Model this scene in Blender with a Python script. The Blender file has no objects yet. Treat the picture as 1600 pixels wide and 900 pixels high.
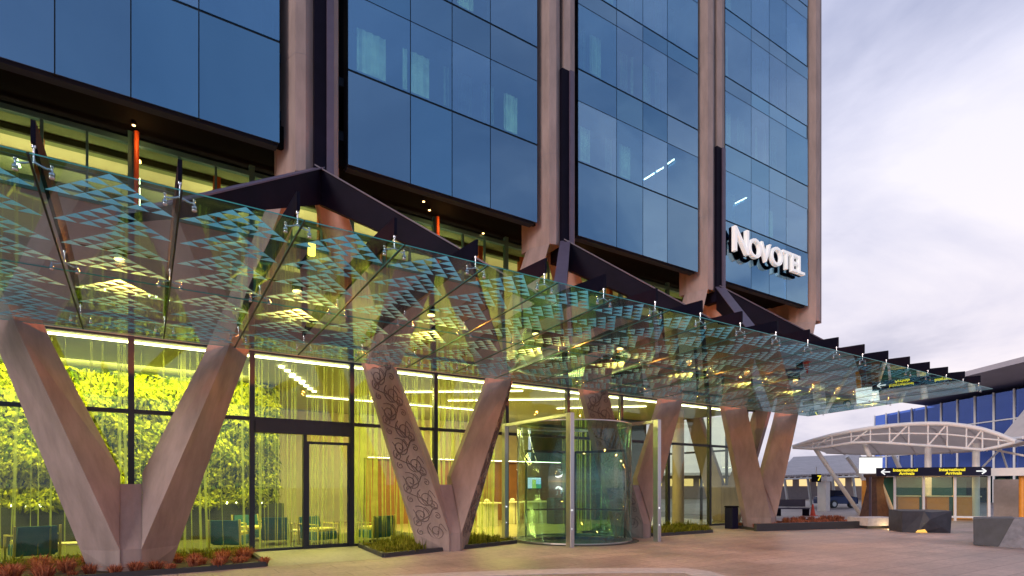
import bpy, math, random
from mathutils import Vector, Matrix
random.seed(11)
S = bpy.context.scene
COL = S.collection
R = math.radians

# ---------------------------------------------------------------- camera frame
H = 1.8                      # eye height
F = 891.0                    # focal length in pixels of the 1600 px wide photograph
HOR = 760.0                  # horizon row
FX, FY = 0.544, 0.839        # view direction in plan; the hotel front runs along +X, the building lies towards +Y

def at(px, py, d):
    """world point seen at pixel (px,py) at distance d along the view axis"""
    u = (px - 800.0) / F * d
    return Vector((FX * d + FY * u, FY * d - FX * u, H + (HOR - py) / F * d))

def G(px, py, z=0.0):
    d = F * (H - z) / (py - HOR)
    v = at(px, py, d); v.z = z
    return v

def onY(px, py, Y):
    t = (px - 800.0) / F
    X = Y * (FX + FY * t) / (FY - FX * t)
    d = FX * X + FY * Y
    return Vector((X, Y, H + (HOR - py) / F * d))

# ---------------------------------------------------------------- materials
def nt(name):
    m = bpy.data.materials.new(name); m.use_nodes = True
    t = m.node_tree; t.nodes.clear()
    o = t.nodes.new('ShaderNodeOutputMaterial')
    return m, t, o

def N(t, typ, **kw):
    n = t.nodes.new(typ)
    for k, v in kw.items():
        if k in n.inputs: n.inputs[k].default_value = v
        else: setattr(n, k, v)
    return n

def mat(name, c, rough=0.6, metal=0.0, var=0.12, scale=3.0, bump=0.0, bscale=40.0, spec=0.5, stretch=None):
    m, t, o = nt(name)
    p = N(t, 'ShaderNodeBsdfPrincipled', Roughness=rough, Metallic=metal)
    p.inputs['Specular IOR Level'].default_value = spec
    tc = N(t, 'ShaderNodeTexCoord'); src = tc.outputs['Object']
    if stretch:
        mp = N(t, 'ShaderNodeMapping'); mp.inputs['Scale'].default_value = stretch
        t.links.new(src, mp.inputs[0]); src = mp.outputs[0]
    n1 = N(t, 'ShaderNodeTexNoise', Scale=scale, Detail=6.0, Roughness=0.6)
    t.links.new(src, n1.inputs['Vector'])
    r = N(t, 'ShaderNodeValToRGB')
    r.color_ramp.elements[0].position = 0.3; r.color_ramp.elements[1].position = 0.7
    r.color_ramp.elements[0].color = (*[x * (1 - var) for x in c], 1)
    r.color_ramp.elements[1].color = (*[min(1, x * (1 + var)) for x in c], 1)
    t.links.new(n1.outputs[0], r.inputs[0]); t.links.new(r.outputs[0], p.inputs['Base Color'])
    if bump > 0:
        n2 = N(t, 'ShaderNodeTexNoise', Scale=bscale, Detail=4.0)
        t.links.new(src, n2.inputs['Vector'])
        b = N(t, 'ShaderNodeBump', Strength=bump, Distance=0.02)
        t.links.new(n2.outputs[0], b.inputs['Height']); t.links.new(b.outputs[0], p.inputs['Normal'])
    t.links.new(p.outputs[0], o.inputs[0])
    return m

def glass(name, tint=(0.9, 0.95, 0.93), f0=0.05, gtint=(1, 1, 1), rough=0.0, wav=0.0, wscale=0.6, power=5.0, pane=0.0):
    """pane: clear transmission plus a mirror whose weight rises towards grazing angles"""
    m, t, o = nt(name)
    tr = N(t, 'ShaderNodeBsdfTransparent', Color=(*tint, 1))
    gl = N(t, 'ShaderNodeBsdfGlossy', Color=(*gtint, 1), Roughness=rough)
    lw = N(t, 'ShaderNodeLayerWeight', Blend=0.5)
    pw = N(t, 'ShaderNodeMath', operation='POWER'); pw.inputs[1].default_value = power
    ma = N(t, 'ShaderNodeMath', operation='MULTIPLY_ADD'); ma.inputs[1].default_value = 1 - f0; ma.inputs[2].default_value = f0
    t.links.new(lw.outputs['Facing'], pw.inputs[0]); t.links.new(pw.outputs[0], ma.inputs[0])
    mx = N(t, 'ShaderNodeMixShader')
    t.links.new(ma.outputs[0], mx.inputs[0]); t.links.new(tr.outputs[0], mx.inputs[1]); t.links.new(gl.outputs[0], mx.inputs[2])
    if pane > 0:
        oi = N(t, 'ShaderNodeObjectInfo'); wn = N(t, 'ShaderNodeTexWhiteNoise', noise_dimensions='1D'); t.links.new(oi.outputs['Random'], wn.inputs['W'])
        hs = N(t, 'ShaderNodeHueSaturation', Color=(*gtint, 1))
        va = N(t, 'ShaderNodeMapRange'); va.inputs[3].default_value = 1 - pane; va.inputs[4].default_value = 1 + pane * .7
        sa = N(t, 'ShaderNodeMapRange'); sa.inputs[3].default_value = .80; sa.inputs[4].default_value = 1.05
        t.links.new(wn.outputs['Value'], va.inputs[0]); t.links.new(oi.outputs['Random'], sa.inputs[0])
        t.links.new(va.outputs[0], hs.inputs['Value']); t.links.new(sa.outputs[0], hs.inputs['Saturation']); t.links.new(hs.outputs[0], gl.inputs['Color'])
    if wav > 0:
        tc = N(t, 'ShaderNodeTexCoord'); n2 = N(t, 'ShaderNodeTexNoise', Scale=wscale, Detail=1.0)
        t.links.new(tc.outputs['Object'], n2.inputs['Vector'])
        b = N(t, 'ShaderNodeBump', Strength=wav, Distance=0.05)
        if pane > 0:
            sb = N(t, 'ShaderNodeVectorMath', operation='SUBTRACT'); sb.inputs[1].default_value = (.5, .5, .5); t.links.new(wn.outputs['Color'], sb.inputs[0])
            sc = N(t, 'ShaderNodeVectorMath', operation='SCALE'); sc.inputs['Scale'].default_value = .05; t.links.new(sb.outputs[0], sc.inputs[0])
            ge = N(t, 'ShaderNodeNewGeometry'); ad = N(t, 'ShaderNodeVectorMath', operation='ADD'); t.links.new(ge.outputs['Normal'], ad.inputs[0]); t.links.new(sc.outputs[0], ad.inputs[1])
            nm = N(t, 'ShaderNodeVectorMath', operation='NORMALIZE'); t.links.new(ad.outputs[0], nm.inputs[0]); t.links.new(nm.outputs[0], b.inputs['Normal'])
        t.links.new(n2.outputs[0], b.inputs['Height']); t.links.new(b.outputs[0], gl.inputs['Normal'])
    t.links.new(mx.outputs[0], o.inputs[0])
    return m

def emit(name, c, s):
    m, t, o = nt(name)
    e = N(t, 'ShaderNodeEmission', Color=(*c, 1), Strength=s)
    t.links.new(e.outputs[0], o.inputs[0]); return m

def thin(name, c, tl=0.5, tr=0.0, var=0.15, scale=5.0, tc_=None):
    """cloth, leaf or enamel: diffuse + translucent (+ see-through)"""
    m, t, o = nt(name)
    co = N(t, 'ShaderNodeTexCoord'); n1 = N(t, 'ShaderNodeTexNoise', Scale=scale, Detail=4.0)
    t.links.new(co.outputs['Object'], n1.inputs['Vector'])
    r = N(t, 'ShaderNodeValToRGB'); r.color_ramp.elements[0].position = .3; r.color_ramp.elements[1].position = .7
    r.color_ramp.elements[0].color = (*[x * (1 - var) for x in c], 1); r.color_ramp.elements[1].color = (*[min(1, x * (1 + var)) for x in c], 1)
    t.links.new(n1.outputs[0], r.inputs[0])
    d = N(t, 'ShaderNodeBsdfDiffuse'); l = N(t, 'ShaderNodeBsdfTranslucent')
    t.links.new(r.outputs[0], d.inputs[0])
    if tc_: l.inputs[0].default_value = (*tc_, 1)
    else: t.links.new(r.outputs[0], l.inputs[0])
    mx = N(t, 'ShaderNodeMixShader'); mx.inputs[0].default_value = tl
    t.links.new(d.outputs[0], mx.inputs[1]); t.links.new(l.outputs[0], mx.inputs[2]); out = mx
    if tr > 0:
        tp = N(t, 'ShaderNodeBsdfTransparent'); m2 = N(t, 'ShaderNodeMixShader'); m2.inputs[0].default_value = tr
        t.links.new(mx.outputs[0], m2.inputs[1]); t.links.new(tp.outputs[0], m2.inputs[2]); out = m2
    t.links.new(out.outputs[0], o.inputs[0]); return m

def leafmat(name, c1, c2, tl=0.35):
    """foliage: colour differs from leaf to leaf (each leaf is its own mesh island)"""
    m, t, o = nt(name)
    g = N(t, 'ShaderNodeNewGeometry'); r = N(t, 'ShaderNodeValToRGB')
    r.color_ramp.elements[0].color = (*c1, 1); r.color_ramp.elements[1].color = (*c2, 1)
    t.links.new(g.outputs['Random Per Island'], r.inputs[0])
    d = N(t, 'ShaderNodeBsdfDiffuse'); l = N(t, 'ShaderNodeBsdfTranslucent')
    t.links.new(r.outputs[0], d.inputs[0]); t.links.new(r.outputs[0], l.inputs[0])
    mx = N(t, 'ShaderNodeMixShader'); mx.inputs[0].default_value = tl
    t.links.new(d.outputs[0], mx.inputs[1]); t.links.new(l.outputs[0], mx.inputs[2]); t.links.new(mx.outputs[0], o.inputs[0])
    return m

def slatmat(name, c1, c2, freq, rough=0.5, axis='X'):
    m, t, o = nt(name)
    p = N(t, 'ShaderNodeBsdfPrincipled', Roughness=rough)
    tc = N(t, 'ShaderNodeTexCoord')
    w = N(t, 'ShaderNodeTexWave', Scale=freq, Distortion=0.6, Detail=2.0); w.bands_direction = axis
    t.links.new(tc.outputs['Object'], w.inputs['Vector'])
    n1 = N(t, 'ShaderNodeTexNoise', Scale=1.2, Detail=5.0); t.links.new(tc.outputs['Object'], n1.inputs['Vector'])
    r = N(t, 'ShaderNodeValToRGB'); r.color_ramp.elements[0].color = (*c1, 1); r.color_ramp.elements[1].color = (*c2, 1)
    ad = N(t, 'ShaderNodeMath', operation='MULTIPLY'); t.links.new(w.outputs['Fac'], ad.inputs[0]); t.links.new(n1.outputs[0], ad.inputs[1])
    a2 = N(t, 'ShaderNodeMath', operation='MULTIPLY'); a2.inputs[1].default_value = 1.7; t.links.new(ad.outputs[0], a2.inputs[0])
    t.links.new(a2.outputs[0], r.inputs[0]); t.links.new(r.outputs[0], p.inputs['Base Color']); t.links.new(p.outputs[0], o.inputs[0])
    return m

def paving(name, c1, c2, joint, sx, sy, rough=0.55):
    m, t, o = nt(name)
    p = N(t, 'ShaderNodeBsdfPrincipled', Roughness=rough)
    tc = N(t, 'ShaderNodeTexCoord')
    br = N(t, 'ShaderNodeTexBrick', Scale=1.0)
    br.inputs['Mortar Size'].default_value = 0.014; br.inputs['Brick Width'].default_value = sx; br.inputs['Row Height'].default_value = sy
    br.inputs['Color1'].default_value = (1, 1, 1, 1); br.inputs['Color2'].default_value = (.86, .86, .86, 1); br.inputs['Mortar'].default_value = (*[joint] * 3, 1)
    t.links.new(tc.outputs['Object'], br.inputs['Vector'])
    n1 = N(t, 'ShaderNodeTexNoise', Scale=0.35, Detail=8.0, Roughness=0.65); t.links.new(tc.outputs['Object'], n1.inputs['Vector'])
    n2 = N(t, 'ShaderNodeTexNoise', Scale=9.0, Detail=8.0, Roughness=.7); t.links.new(tc.outputs['Object'], n2.inputs['Vector'])
    r = N(t, 'ShaderNodeValToRGB'); r.color_ramp.elements[0].position = .35; r.color_ramp.elements[1].position = .68
    r.color_ramp.elements[0].color = (*c1, 1); r.color_ramp.elements[1].color = (*c2, 1)
    t.links.new(n1.outputs[0], r.inputs[0])
    mx = N(t, 'ShaderNodeMix', data_type='RGBA', blend_type='MULTIPLY'); mx.inputs[0].default_value = 1.0
    t.links.new(r.outputs[0], mx.inputs[6]); t.links.new(br.outputs[0], mx.inputs[7])
    m2 = N(t, 'ShaderNodeMix', data_type='RGBA', blend_type='OVERLAY'); m2.inputs[0].default_value = 0.55
    t.links.new(mx.outputs[2], m2.inputs[6]); t.links.new(n2.outputs[0], m2.inputs[7])
    t.links.new(m2.outputs[2], p.inputs['Base Color'])
    rr = N(t, 'ShaderNodeMapRange'); rr.inputs[1].default_value = .3; rr.inputs[2].default_value = .7; rr.inputs[3].default_value = rough - .18; rr.inputs[4].default_value = rough + .15
    t.links.new(n1.outputs[0], rr.inputs[0]); t.links.new(rr.outputs[0], p.inputs['Roughness'])
    b = N(t, 'ShaderNodeBump', Strength=0.25, Distance=0.01); t.links.new(n2.outputs[0], b.inputs['Height']); t.links.new(b.outputs[0], p.inputs['Normal'])
    t.links.new(p.outputs[0], o.inputs[0]); return m

M = {}
M['concrete'] = mat('pink_beige_concrete', (0.285, 0.216, 0.205), .75, var=.22, scale=1.3, bump=.10, bscale=25, stretch=(2.2, 2.2, .55))
M['carve'] = mat('carved_groove', (0.135, 0.098, 0.096), .8)
M['steel_dark'] = mat('dark_painted_steel', (0.006, 0.005, 0.013), .6, var=.2, scale=2.0, spec=.06)
M['steel_edge'] = mat('plum_painted_steel', (0.085, 0.065, 0.105), .5, var=.15)
M['soffit'] = mat('black_soffit', (0.003, 0.003, 0.004), .9, spec=.1)
M['backing'] = mat('dark_blue_backing', (0.010, 0.022, 0.045), .8, var=.15, scale=.5)
M['room'] = mat('dim_room_wall', (0.05, 0.08, 0.12), .9)
M['seal'] = mat('black_joint_seal', (0.006, 0.008, 0.014), .5)
M['tower_glass'] = glass('blue_tower_glass', (0.44, 0.60, 0.64), 0.34, (0.43, 0.72, 1.0), 0.015, wav=.14, wscale=.8, power=4.0, pane=.11)
M['tower_spandrel'] = glass('blue_spandrel_glass', (0.16, 0.30, 0.38), 0.35, (0.41, 0.73, 1.0), 0.03, wav=.12, wscale=.8, power=4.0, pane=.09)
M['lobby_glass'] = glass('lobby_glass', (0.95, 0.98, 0.90), 0.055, (0.9, 1, 1), 0.0)
M['cler_glass'] = glass('clerestory_glass', (0.84, 0.92, 0.80), 0.07, (0.8, 1, 1), 0.0)
M['canopy_glass'] = glass('canopy_glass', (0.80, 0.92, 0.94), 0.05, (0.85, 1, 1), 0.0, power=4.6)
M['glass_edge'] = mat('teal_glass_edge', (0.05, 0.30, 0.30), .2)
M['frit'] = thin('teal_frit_enamel', (0.30, 0.84, 1.0), .78, .0, var=.08)
M['frame'] = mat('dark_window_frame', (0.012, 0.014, 0.028), .4)
M['teal_frame'] = mat('teal_aluminium', (0.05, 0.16, 0.18), .4)
M['chrome'] = mat('polished_steel', (0.72, 0.70, 0.72), .16, 1.0, var=.05)
M['brushed'] = mat('brushed_steel', (0.55, 0.53, 0.55), .30, .9, var=.06, stretch=(30, 30, 1))
M['drum_glass'] = glass('revolving_door_glass', (0.78, 0.90, 0.87), 0.07, (0.9, 1, 1), 0.0)
M['mat'] = mat('entrance_matting', (0.05, 0.048, 0.06), .9, bump=.2)
M['cream'] = mat('cream_plaster', (0.62, 0.58, 0.36), .85, var=.06)
M['mauve'] = mat('mauve_bulkhead', (0.24, 0.195, 0.21), .7, var=.08)
M['ceil'] = mat('lobby_ceiling_paint', (0.55, 0.55, 0.36), .85, var=.04)
M['green_ceiling'] = mat('green_ceiling', (0.17, 0.21, 0.10), .8)
M['lobby_floor'] = mat('lobby_floor', (0.36, 0.31, 0.16), .25, var=.1)
M['dark_floor_sheet'] = mat('dark_olive_sheet', (0.05, 0.05, 0.02), .9, var=.3, scale=8)
M['olive'] = mat('olive_low_wall', (0.028, 0.034, 0.018), .7)
M['wood'] = slatmat('timber_battens', (0.10, 0.035, 0.012), (0.36, 0.14, 0.05), 5.0)
M['orange'] = mat('orange_column', (0.55, 0.11, 0.03), .5)
M['leaf'] = leafmat('living_wall_leaf', (0.06, 0.10, 0.004), (0.47, 0.47, 0.03))
M['leaf_back'] = mat('planting_felt', (0.025, 0.04, 0.006), .95)
M['strand'] = thin('curtain_strand', (0.52, 0.58, 0.17), .6, .5)
M['teal_fabric'] = mat('teal_fabric', (0.015, 0.11, 0.14), .8)
M['mustard'] = mat('mustard_cushion', (0.50, 0.44, 0.10), .8)
M['desk'] = mat('pale_desk_panel', (0.62, 0.60, 0.36), .5)
M['desk_top'] = mat('desk_top', (0.75, 0.66, 0.45), .3)
M['curtain'] = thin('room_curtain', (0.50, 0.62, 0.55), .4, 0.0, var=.25, scale=3.0)
M['led'] = emit('led_strip', (1.0, 0.95, 0.55), 9.0)
M['led_white'] = emit('white_tube', (1.0, 0.92, 0.75), 14.0)
M['lamp_face'] = emit('warm_lamp_face', (1.0, 0.60, 0.20), 7.0)
M['sign_white'] = None
M['grass'] = leafmat('green_bed_grass', (0.08, 0.10, 0.008), (0.32, 0.29, 0.05))
M['red'] = leafmat('red_tussock_leaf', (0.22, 0.05, 0.028), (0.62, 0.25, 0.15), .3)
M['soil'] = mat('soil', (0.05, 0.032, 0.022), .95, bump=.4, bscale=20)
M['edge_dark'] = mat('dark_kerb_edging', (0.03, 0.028, 0.034), .6)
M['pave'] = paving('forecourt_paving', (0.255, 0.198, 0.178), (0.55, 0.44, 0.39), 0.6, 1.2, 0.6)
M['pave_pale'] = paving('pale_concrete_pad', (0.36, 0.33, 0.28), (0.46, 0.43, 0.38), 0.8, 1.5, 1.5)
M['kerb'] = mat('pale_granite', (0.50, 0.47, 0.47), .7, var=.15, scale=6)
M['road'] = paving('roadway_paving', (0.22, 0.165, 0.15), (0.33, 0.26, 0.235), .8, .45, .22)
M['asphalt'] = mat('asphalt', (0.05, 0.05, 0.055), .85, bump=.3, bscale=80)
M['white_steel'] = mat('white_painted_steel', (0.72, 0.69, 0.68), .45, var=.05)
M['bright_white'] = mat('bright_white_frame', (0.85, 0.84, 0.86), .4, var=.03)
M['membrane'] = thin('white_membrane', (0.86, 0.79, 0.74), .5, 0.0, var=.05, scale=1.0)
M['navy'] = mat('navy_sign_board', (0.008, 0.008, 0.03), .5, spec=.15)
M['yellow'] = emit('yellow_lettering', (1.0, 0.80, 0.05), 0.9)
M['white_mark'] = emit('white_arrow', (1, 1, 1), 0.9)
M['blue_glass'] = glass('terminal_blue_glass', (0.30, 0.42, 0.75), 0.16, (0.30, 0.45, 0.95), 0.02)
M['teal_glass'] = glass('terminal_teal_glass', (0.2, 0.4, 0.42), 0.12, (0.5, 0.9, 0.9), 0.02)
M['terminal_in'] = mat('terminal_interior', (0.03, 0.06, 0.24), .8, var=.3, scale=.2)
M['terminal_teal'] = mat('terminal_teal_interior', (0.02, 0.10, 0.11), .8, var=.4, scale=.3)
M['roof_grey'] = mat('grey_roof_lining', (0.52, 0.46, 0.48), .7, var=.08, scale=.3)
M['shelter_glass'] = glass('shelter_glass', (0.75, 0.85, 0.82), 0.08, (0.9, 1, 1), 0.0)
M['kiosk'] = mat('orange_kiosk', (0.72, 0.28, 0.03), .5)
M['grey_wall'] = mat('grey_render', (0.30, 0.255, 0.25), .8)
M['basalt'] = mat('dark_basalt', (0.030, 0.030, 0.042), .55, var=.3, scale=4, bump=.15, bscale=15)
M['basalt_pale'] = mat('split_grey_stone', (0.20, 0.19, 0.215), .8, var=.25, scale=6, bump=.4, bscale=14)
M['bronze'] = mat('rusted_steel', (0.11, 0.050, 0.032), .65, var=.3, scale=5)
M['white_panel'] = emit('lit_white_panel', (1, .98, .95), 1.0)
M['cone'] = mat('cone_red', (0.60, 0.05, 0.02), .5)
M['slat_roof'] = slatmat('ribbed_roof', (0.26, 0.21, 0.21), (0.55, 0.48, 0.48), 2.2)
M['lit_shop'] = emit('lit_shop_window', (1.0, 0.72, 0.33), 0.9)
M['purple'] = mat('dark_bench', (0.05, 0.04, 0.07), .6)
M['lampshade'] = emit('wall_lamp_shade', (1.0, 0.62, 0.08), 4.0)

def signmat():
    m, t, o = nt('emissive_white_letter')
    p = N(t, 'ShaderNodeBsdfPrincipled', Roughness=.4); p.inputs['Base Color'].default_value = (.8, .8, .8, 1)
    p.inputs['Emission Color'].default_value = (1, 1, 1, 1); p.inputs['Emission Strength'].default_value = .25  # weak emission added to the white of the letters
    t.links.new(p.outputs[0], o.inputs[0]); return m
M['sign_white'] = signmat()

# ---------------------------------------------------------------- object helpers
ORG = {}

def tag(o, label=None, cat=None, group=None, kind=None):
    if label: o['label'] = label
    if cat: o['category'] = cat
    if group: o['group'] = group
    if kind: o['kind'] = kind
    return o

def thing(name, loc, label, cat, group=None):
    o = bpy.data.objects.new(name, None); COL.objects.link(o)
    o.location = Vector(loc); o.empty_display_size = .2
    ORG[o.name] = Vector(loc)
    return tag(o, label, cat, group)

def copy_tree(o, loc=None, parent=None):
    c = o.copy(); COL.objects.link(c)
    if parent: c.parent = parent
    if loc is not None: c.location = Vector(loc)
    ORG[c.name] = Vector(loc) if loc is not None else ORG.get(o.name, Vector())
    for ch in list(o.children): copy_tree(ch, None, c)
    return c

class MB:
    def __init__(s): s.v = []; s.f = []; s.m = []; s.sm = []
    def add(s, vs, fs, mi=0, smooth=False):
        b = len(s.v); s.v += [tuple(p) for p in vs]
        for f in fs: s.f.append([b + i for i in f]); s.m.append(mi); s.sm.append(smooth)
        return s
    def box(s, x0, x1, y0, y1, z0, z1, mi=0):
        vs = [(x0, y0, z0), (x1, y0, z0), (x1, y1, z0), (x0, y1, z0), (x0, y0, z1), (x1, y0, z1), (x1, y1, z1), (x0, y1, z1)]
        return s.add(vs, [(0, 3, 2, 1), (4, 5, 6, 7), (0, 1, 5, 4), (1, 2, 6, 5), (2, 3, 7, 6), (3, 0, 4, 7)], mi)
    def bbox(s, x0, x1, y0, y1, z0, z1, b=.01, mi=0):
        """box with bevelled vertical and top edges"""
        ring = lambda e, z: [(x0 + e + b, y0 + e, z), (x1 - e - b, y0 + e, z), (x1 - e, y0 + e + b, z), (x1 - e, y1 - e - b, z), (x1 - e - b, y1 - e, z), (x0 + e + b, y1 - e, z), (x0 + e, y1 - e - b, z), (x0 + e, y0 + e + b, z)]
        return s.loft([ring(0, z0), ring(0, z1 - b), ring(b, z1)], mi)
    def quad(s, a, b, c, d, mi=0): return s.add([a, b, c, d], [(0, 1, 2, 3)], mi)
    def prism(s, poly, z0, z1, mi=0):
        return s.loft([[(x, y, z0) for x, y in poly], [(x, y, z1) for x, y in poly]], mi)
    def loft(s, rings, mi=0, smooth=False, caps=True):
        n = len(rings[0]); vs = [p for r in rings for p in r]; fs = []
        for k in range(len(rings) - 1):
            for i in range(n):
                j = (i + 1) % n
                fs.append((k * n + i, k * n + j, (k + 1) * n + j, (k + 1) * n + i))
        s.add(vs, fs, mi, smooth)
        if caps:
            s.add(rings[0], [tuple(reversed(range(n)))], mi); s.add(rings[-1], [tuple(range(n))], mi)
        return s
    def tube(s, p, q, r, n=8, mi=0, r2=None):
        p, q = Vector(p), Vector(q); d = (q - p)
        if d.length < 1e-6: return s
        z = d.normalized(); x = z.cross(Vector((0, 0, 1)))
        if x.length < 1e-3: x = Vector((1, 0, 0))
        x.normalize(); y = z.cross(x); r2 = r if r2 is None else r2
        ra = [p + (x * math.cos(a) + y * math.sin(a)) * r for a in [2 * math.pi * i / n for i in range(n)]]
        rb = [q + (x * math.cos(a) + y * math.sin(a)) * r2 for a in [2 * math.pi * i / n for i in range(n)]]
        return s.loft([ra, rb], mi, True)
    def path(s, pts, r, n=6, mi=0):
        for a, b in zip(pts[:-1], pts[1:]): s.tube(a, b, r, n, mi)
        return s
    def bar(s, p, q, w, h, mi=0, up=(0, 0, 1)):
        """rectangular bar from p to q, w wide sideways, h tall"""
        p, q = Vector(p), Vector(q); z = (q - p).normalized(); x = z.cross(Vector(up)).normalized(); y = x.cross(z)
        c = [(-w / 2, -h / 2), (w / 2, -h / 2), (w / 2, h / 2), (-w / 2, h / 2)]
        return s.loft([[p + x * a + y * b for a, b in c], [q + x * a + y * b for a, b in c]], mi)
    def disc(s, c, r, n=20, mi=0, z=None):
        return s.add([(c[0] + r * math.cos(2 * math.pi * i / n), c[1] + r * math.sin(2 * math.pi * i / n), c[2]) for i in range(n)], [tuple(range(n))], mi)
    def lathe(s, c, prof, n=20, mi=0):
        return s.loft([[(c[0] + r * math.cos(2 * math.pi * i / n), c[1] + r * math.sin(2 * math.pi * i / n), c[2] + z) for i in range(n)] for r, z in prof], mi, True)
    def build(s, name, mats, parent=None, label=None, org=None, fixn=True):
        if not isinstance(mats, (list, tuple)): mats = [mats]
        o0 = org if org is not None else (ORG.get(parent.name, Vector()) if parent else Vector())
        me = bpy.data.meshes.new(name)
        me.from_pydata([(x - o0[0], y - o0[1], z - o0[2]) for x, y, z in s.v], [], s.f)
        for m in mats: me.materials.append(m)
        me.polygons.foreach_set('material_index', s.m)
        me.polygons.foreach_set('use_smooth', s.sm)
        me.validate(); me.update()
        if fixn:
            import bmesh
            bm = bmesh.new(); bm.from_mesh(me); bmesh.ops.recalc_face_normals(bm, faces=bm.faces); bm.to_mesh(me); bm.free()
        o = bpy.data.objects.new(name, me); COL.objects.link(o)
        if parent:
            o.parent = parent; ORG[o.name] = Vector(o0)
        elif org is not None:
            o.location = org; ORG[o.name] = Vector(org)
        if label: o['label'] = label
        return o

def light(name, typ, loc, energy, color, size=1.0, sy=None, rot=(0, 0, 0)):
    l = bpy.data.lights.new(name, typ); l.energy = energy; l.color = color
    if typ == 'AREA':
        l.size = size
        if sy: l.shape = 'RECTANGLE'; l.size_y = sy
    elif typ in ('POINT', 'SPOT'): l.shadow_soft_size = size
    o = bpy.data.objects.new(name, l); COL.objects.link(o); o.location = loc; o.rotation_euler = rot
    return o

def text_mesh(mb, txt, size, place, depth=0.02, bold=0.0, mi=0):
    """append the letters of txt as extruded meshes; place maps (x,y,z) of the lettering plane to the world"""
    c = bpy.data.curves.new('lettering', 'FONT'); c.body = txt; c.size = size; c.extrude = depth / 2; c.offset = bold; c.resolution_u = 4
    o = bpy.data.objects.new('lettering', c); COL.objects.link(o)
    dg = bpy.context.evaluated_depsgraph_get(); me = bpy.data.meshes.new_from_object(o.evaluated_get(dg))
    vs = [place(v.co.x, v.co.y, v.co.z) for v in me.vertices]
    w = max((v.co.x for v in me.vertices), default=0)
    mb.add(vs, [tuple(p.vertices) for p in me.polygons], mi)
    bpy.data.objects.remove(o); bpy.data.curves.remove(c); bpy.data.meshes.remove(me)
    return w

# ================================================================ SETTING: ground, kerb
YC = 14.15     # front of the V columns
YT = 14.35     # tower glass plane
YG = 17.0      # lobby glass plane
BAY = 7.5
CX = [-3.95 + BAY * k for k in range(5)]       # tower columns: -3.95, 3.55, 11.05, 18.55, 26.05
VX = [-0.2, 7.3, 14.8, 22.3]                   # feet of the V columns

tag(MB().quad((-700, -700, -.012), (900, -700, -.012), (900, 900, -.012), (-700, 900, -.012)).build('ground', M['road']), kind='structure')
pv = [(-14, 17.3), (30, 17.3), (30, 30), (62, 30), (62, -14), (24, -14)]
kp = [G(560, 903), G(700, 895.5), G(800, 891.5), G(900, 889), G(1000, 888), G(1075, 888.7), G(1108, 893), G(1135, 901)]
# forecourt sheet: from the lobby front out to the pale kerb strip
fore = MB()
fore.add([(-30, -12, 0), (70, -12, 0), (70, 17.3, 0), (-30, 17.3, 0), (30, 17.3, 0), (70, 40, 0), (30, 40, 0)], [(0, 1, 2, 4, 3), (4, 2, 5, 6)])
tag(fore.build('forecourt_paving', M['pave']), kind='structure')
def offset(pts, w):
    out = []
    for i, p in enumerate(pts):
        a = pts[max(0, i - 1)]; b = pts[min(len(pts) - 1, i + 1)]
        t = (b - a).normalized(); out.append(p + Vector((t.y, -t.x, 0)) * w)
    return out
k_in = kp; k_out = offset(kp, .62); k_road = offset(kp, .75)
kb = MB()
for i in range(len(kp) - 1):
    a, b, c, d = k_in[i], k_in[i + 1], k_out[i + 1], k_out[i]
    kb.add([(p.x, p.y, z) for z in (.0005, .012) for p in (a, b, c, d)], [(4, 5, 6, 7), (0, 1, 5, 4), (1, 2, 6, 5), (2, 3, 7, 6), (3, 0, 4, 7)])
tag(kb.build('kerb_strip', M['kerb']), kind='structure')
pad = [G(400, 862), G(556, 853.5), G(600, 872.5), G(418, 886)]
tag(MB().quad(*[(p.x, p.y, .004) for p in pad]).build('entrance_pad', M['pave_pale']), kind='structure')

# ================================================================ HOTEL BUILDING
hotel = thing('hotel_building', (11, 16, 0), 'dark blue glass hotel tower on pink concrete V columns above a glowing glass lobby', 'building')

def arm_ring(s, Z, mp):
    def lerp(tab):
        for (z0, a), (z1, b) in zip(tab[:-1], tab[1:]):
            if Z <= z1 + 1e-6: return a + (b - a) * (Z - z0) / (z1 - z0)
        return tab[-1][1]
    xi = lerp([(0, .2), (2.1, .2), (4.75, 1.36), (9.3, 2.99)])
    xr = lerp([(0, .18), (.48, .18), (2.1, .78), (4.75, 1.77), (9.3, 3.25)])
    xo = lerp([(0, .73), (4.75, 2.25), (9.3, 3.67)])
    xv = .2 + .4377 * (Z - 2.1); f = 1.0
    if Z < 2.1: f = max(0.0, min(1.0, (xr - .2) / (xr - xv)))
    return [(*mp(s * xr, YC), Z), (*mp(s * xo, YC + .68), Z), (*mp(s * xo, YC + .9), Z), (*mp(s * xi, YC + .9), Z), (*mp(s * xi, YC + .68 * f + .004), Z)]

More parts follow.
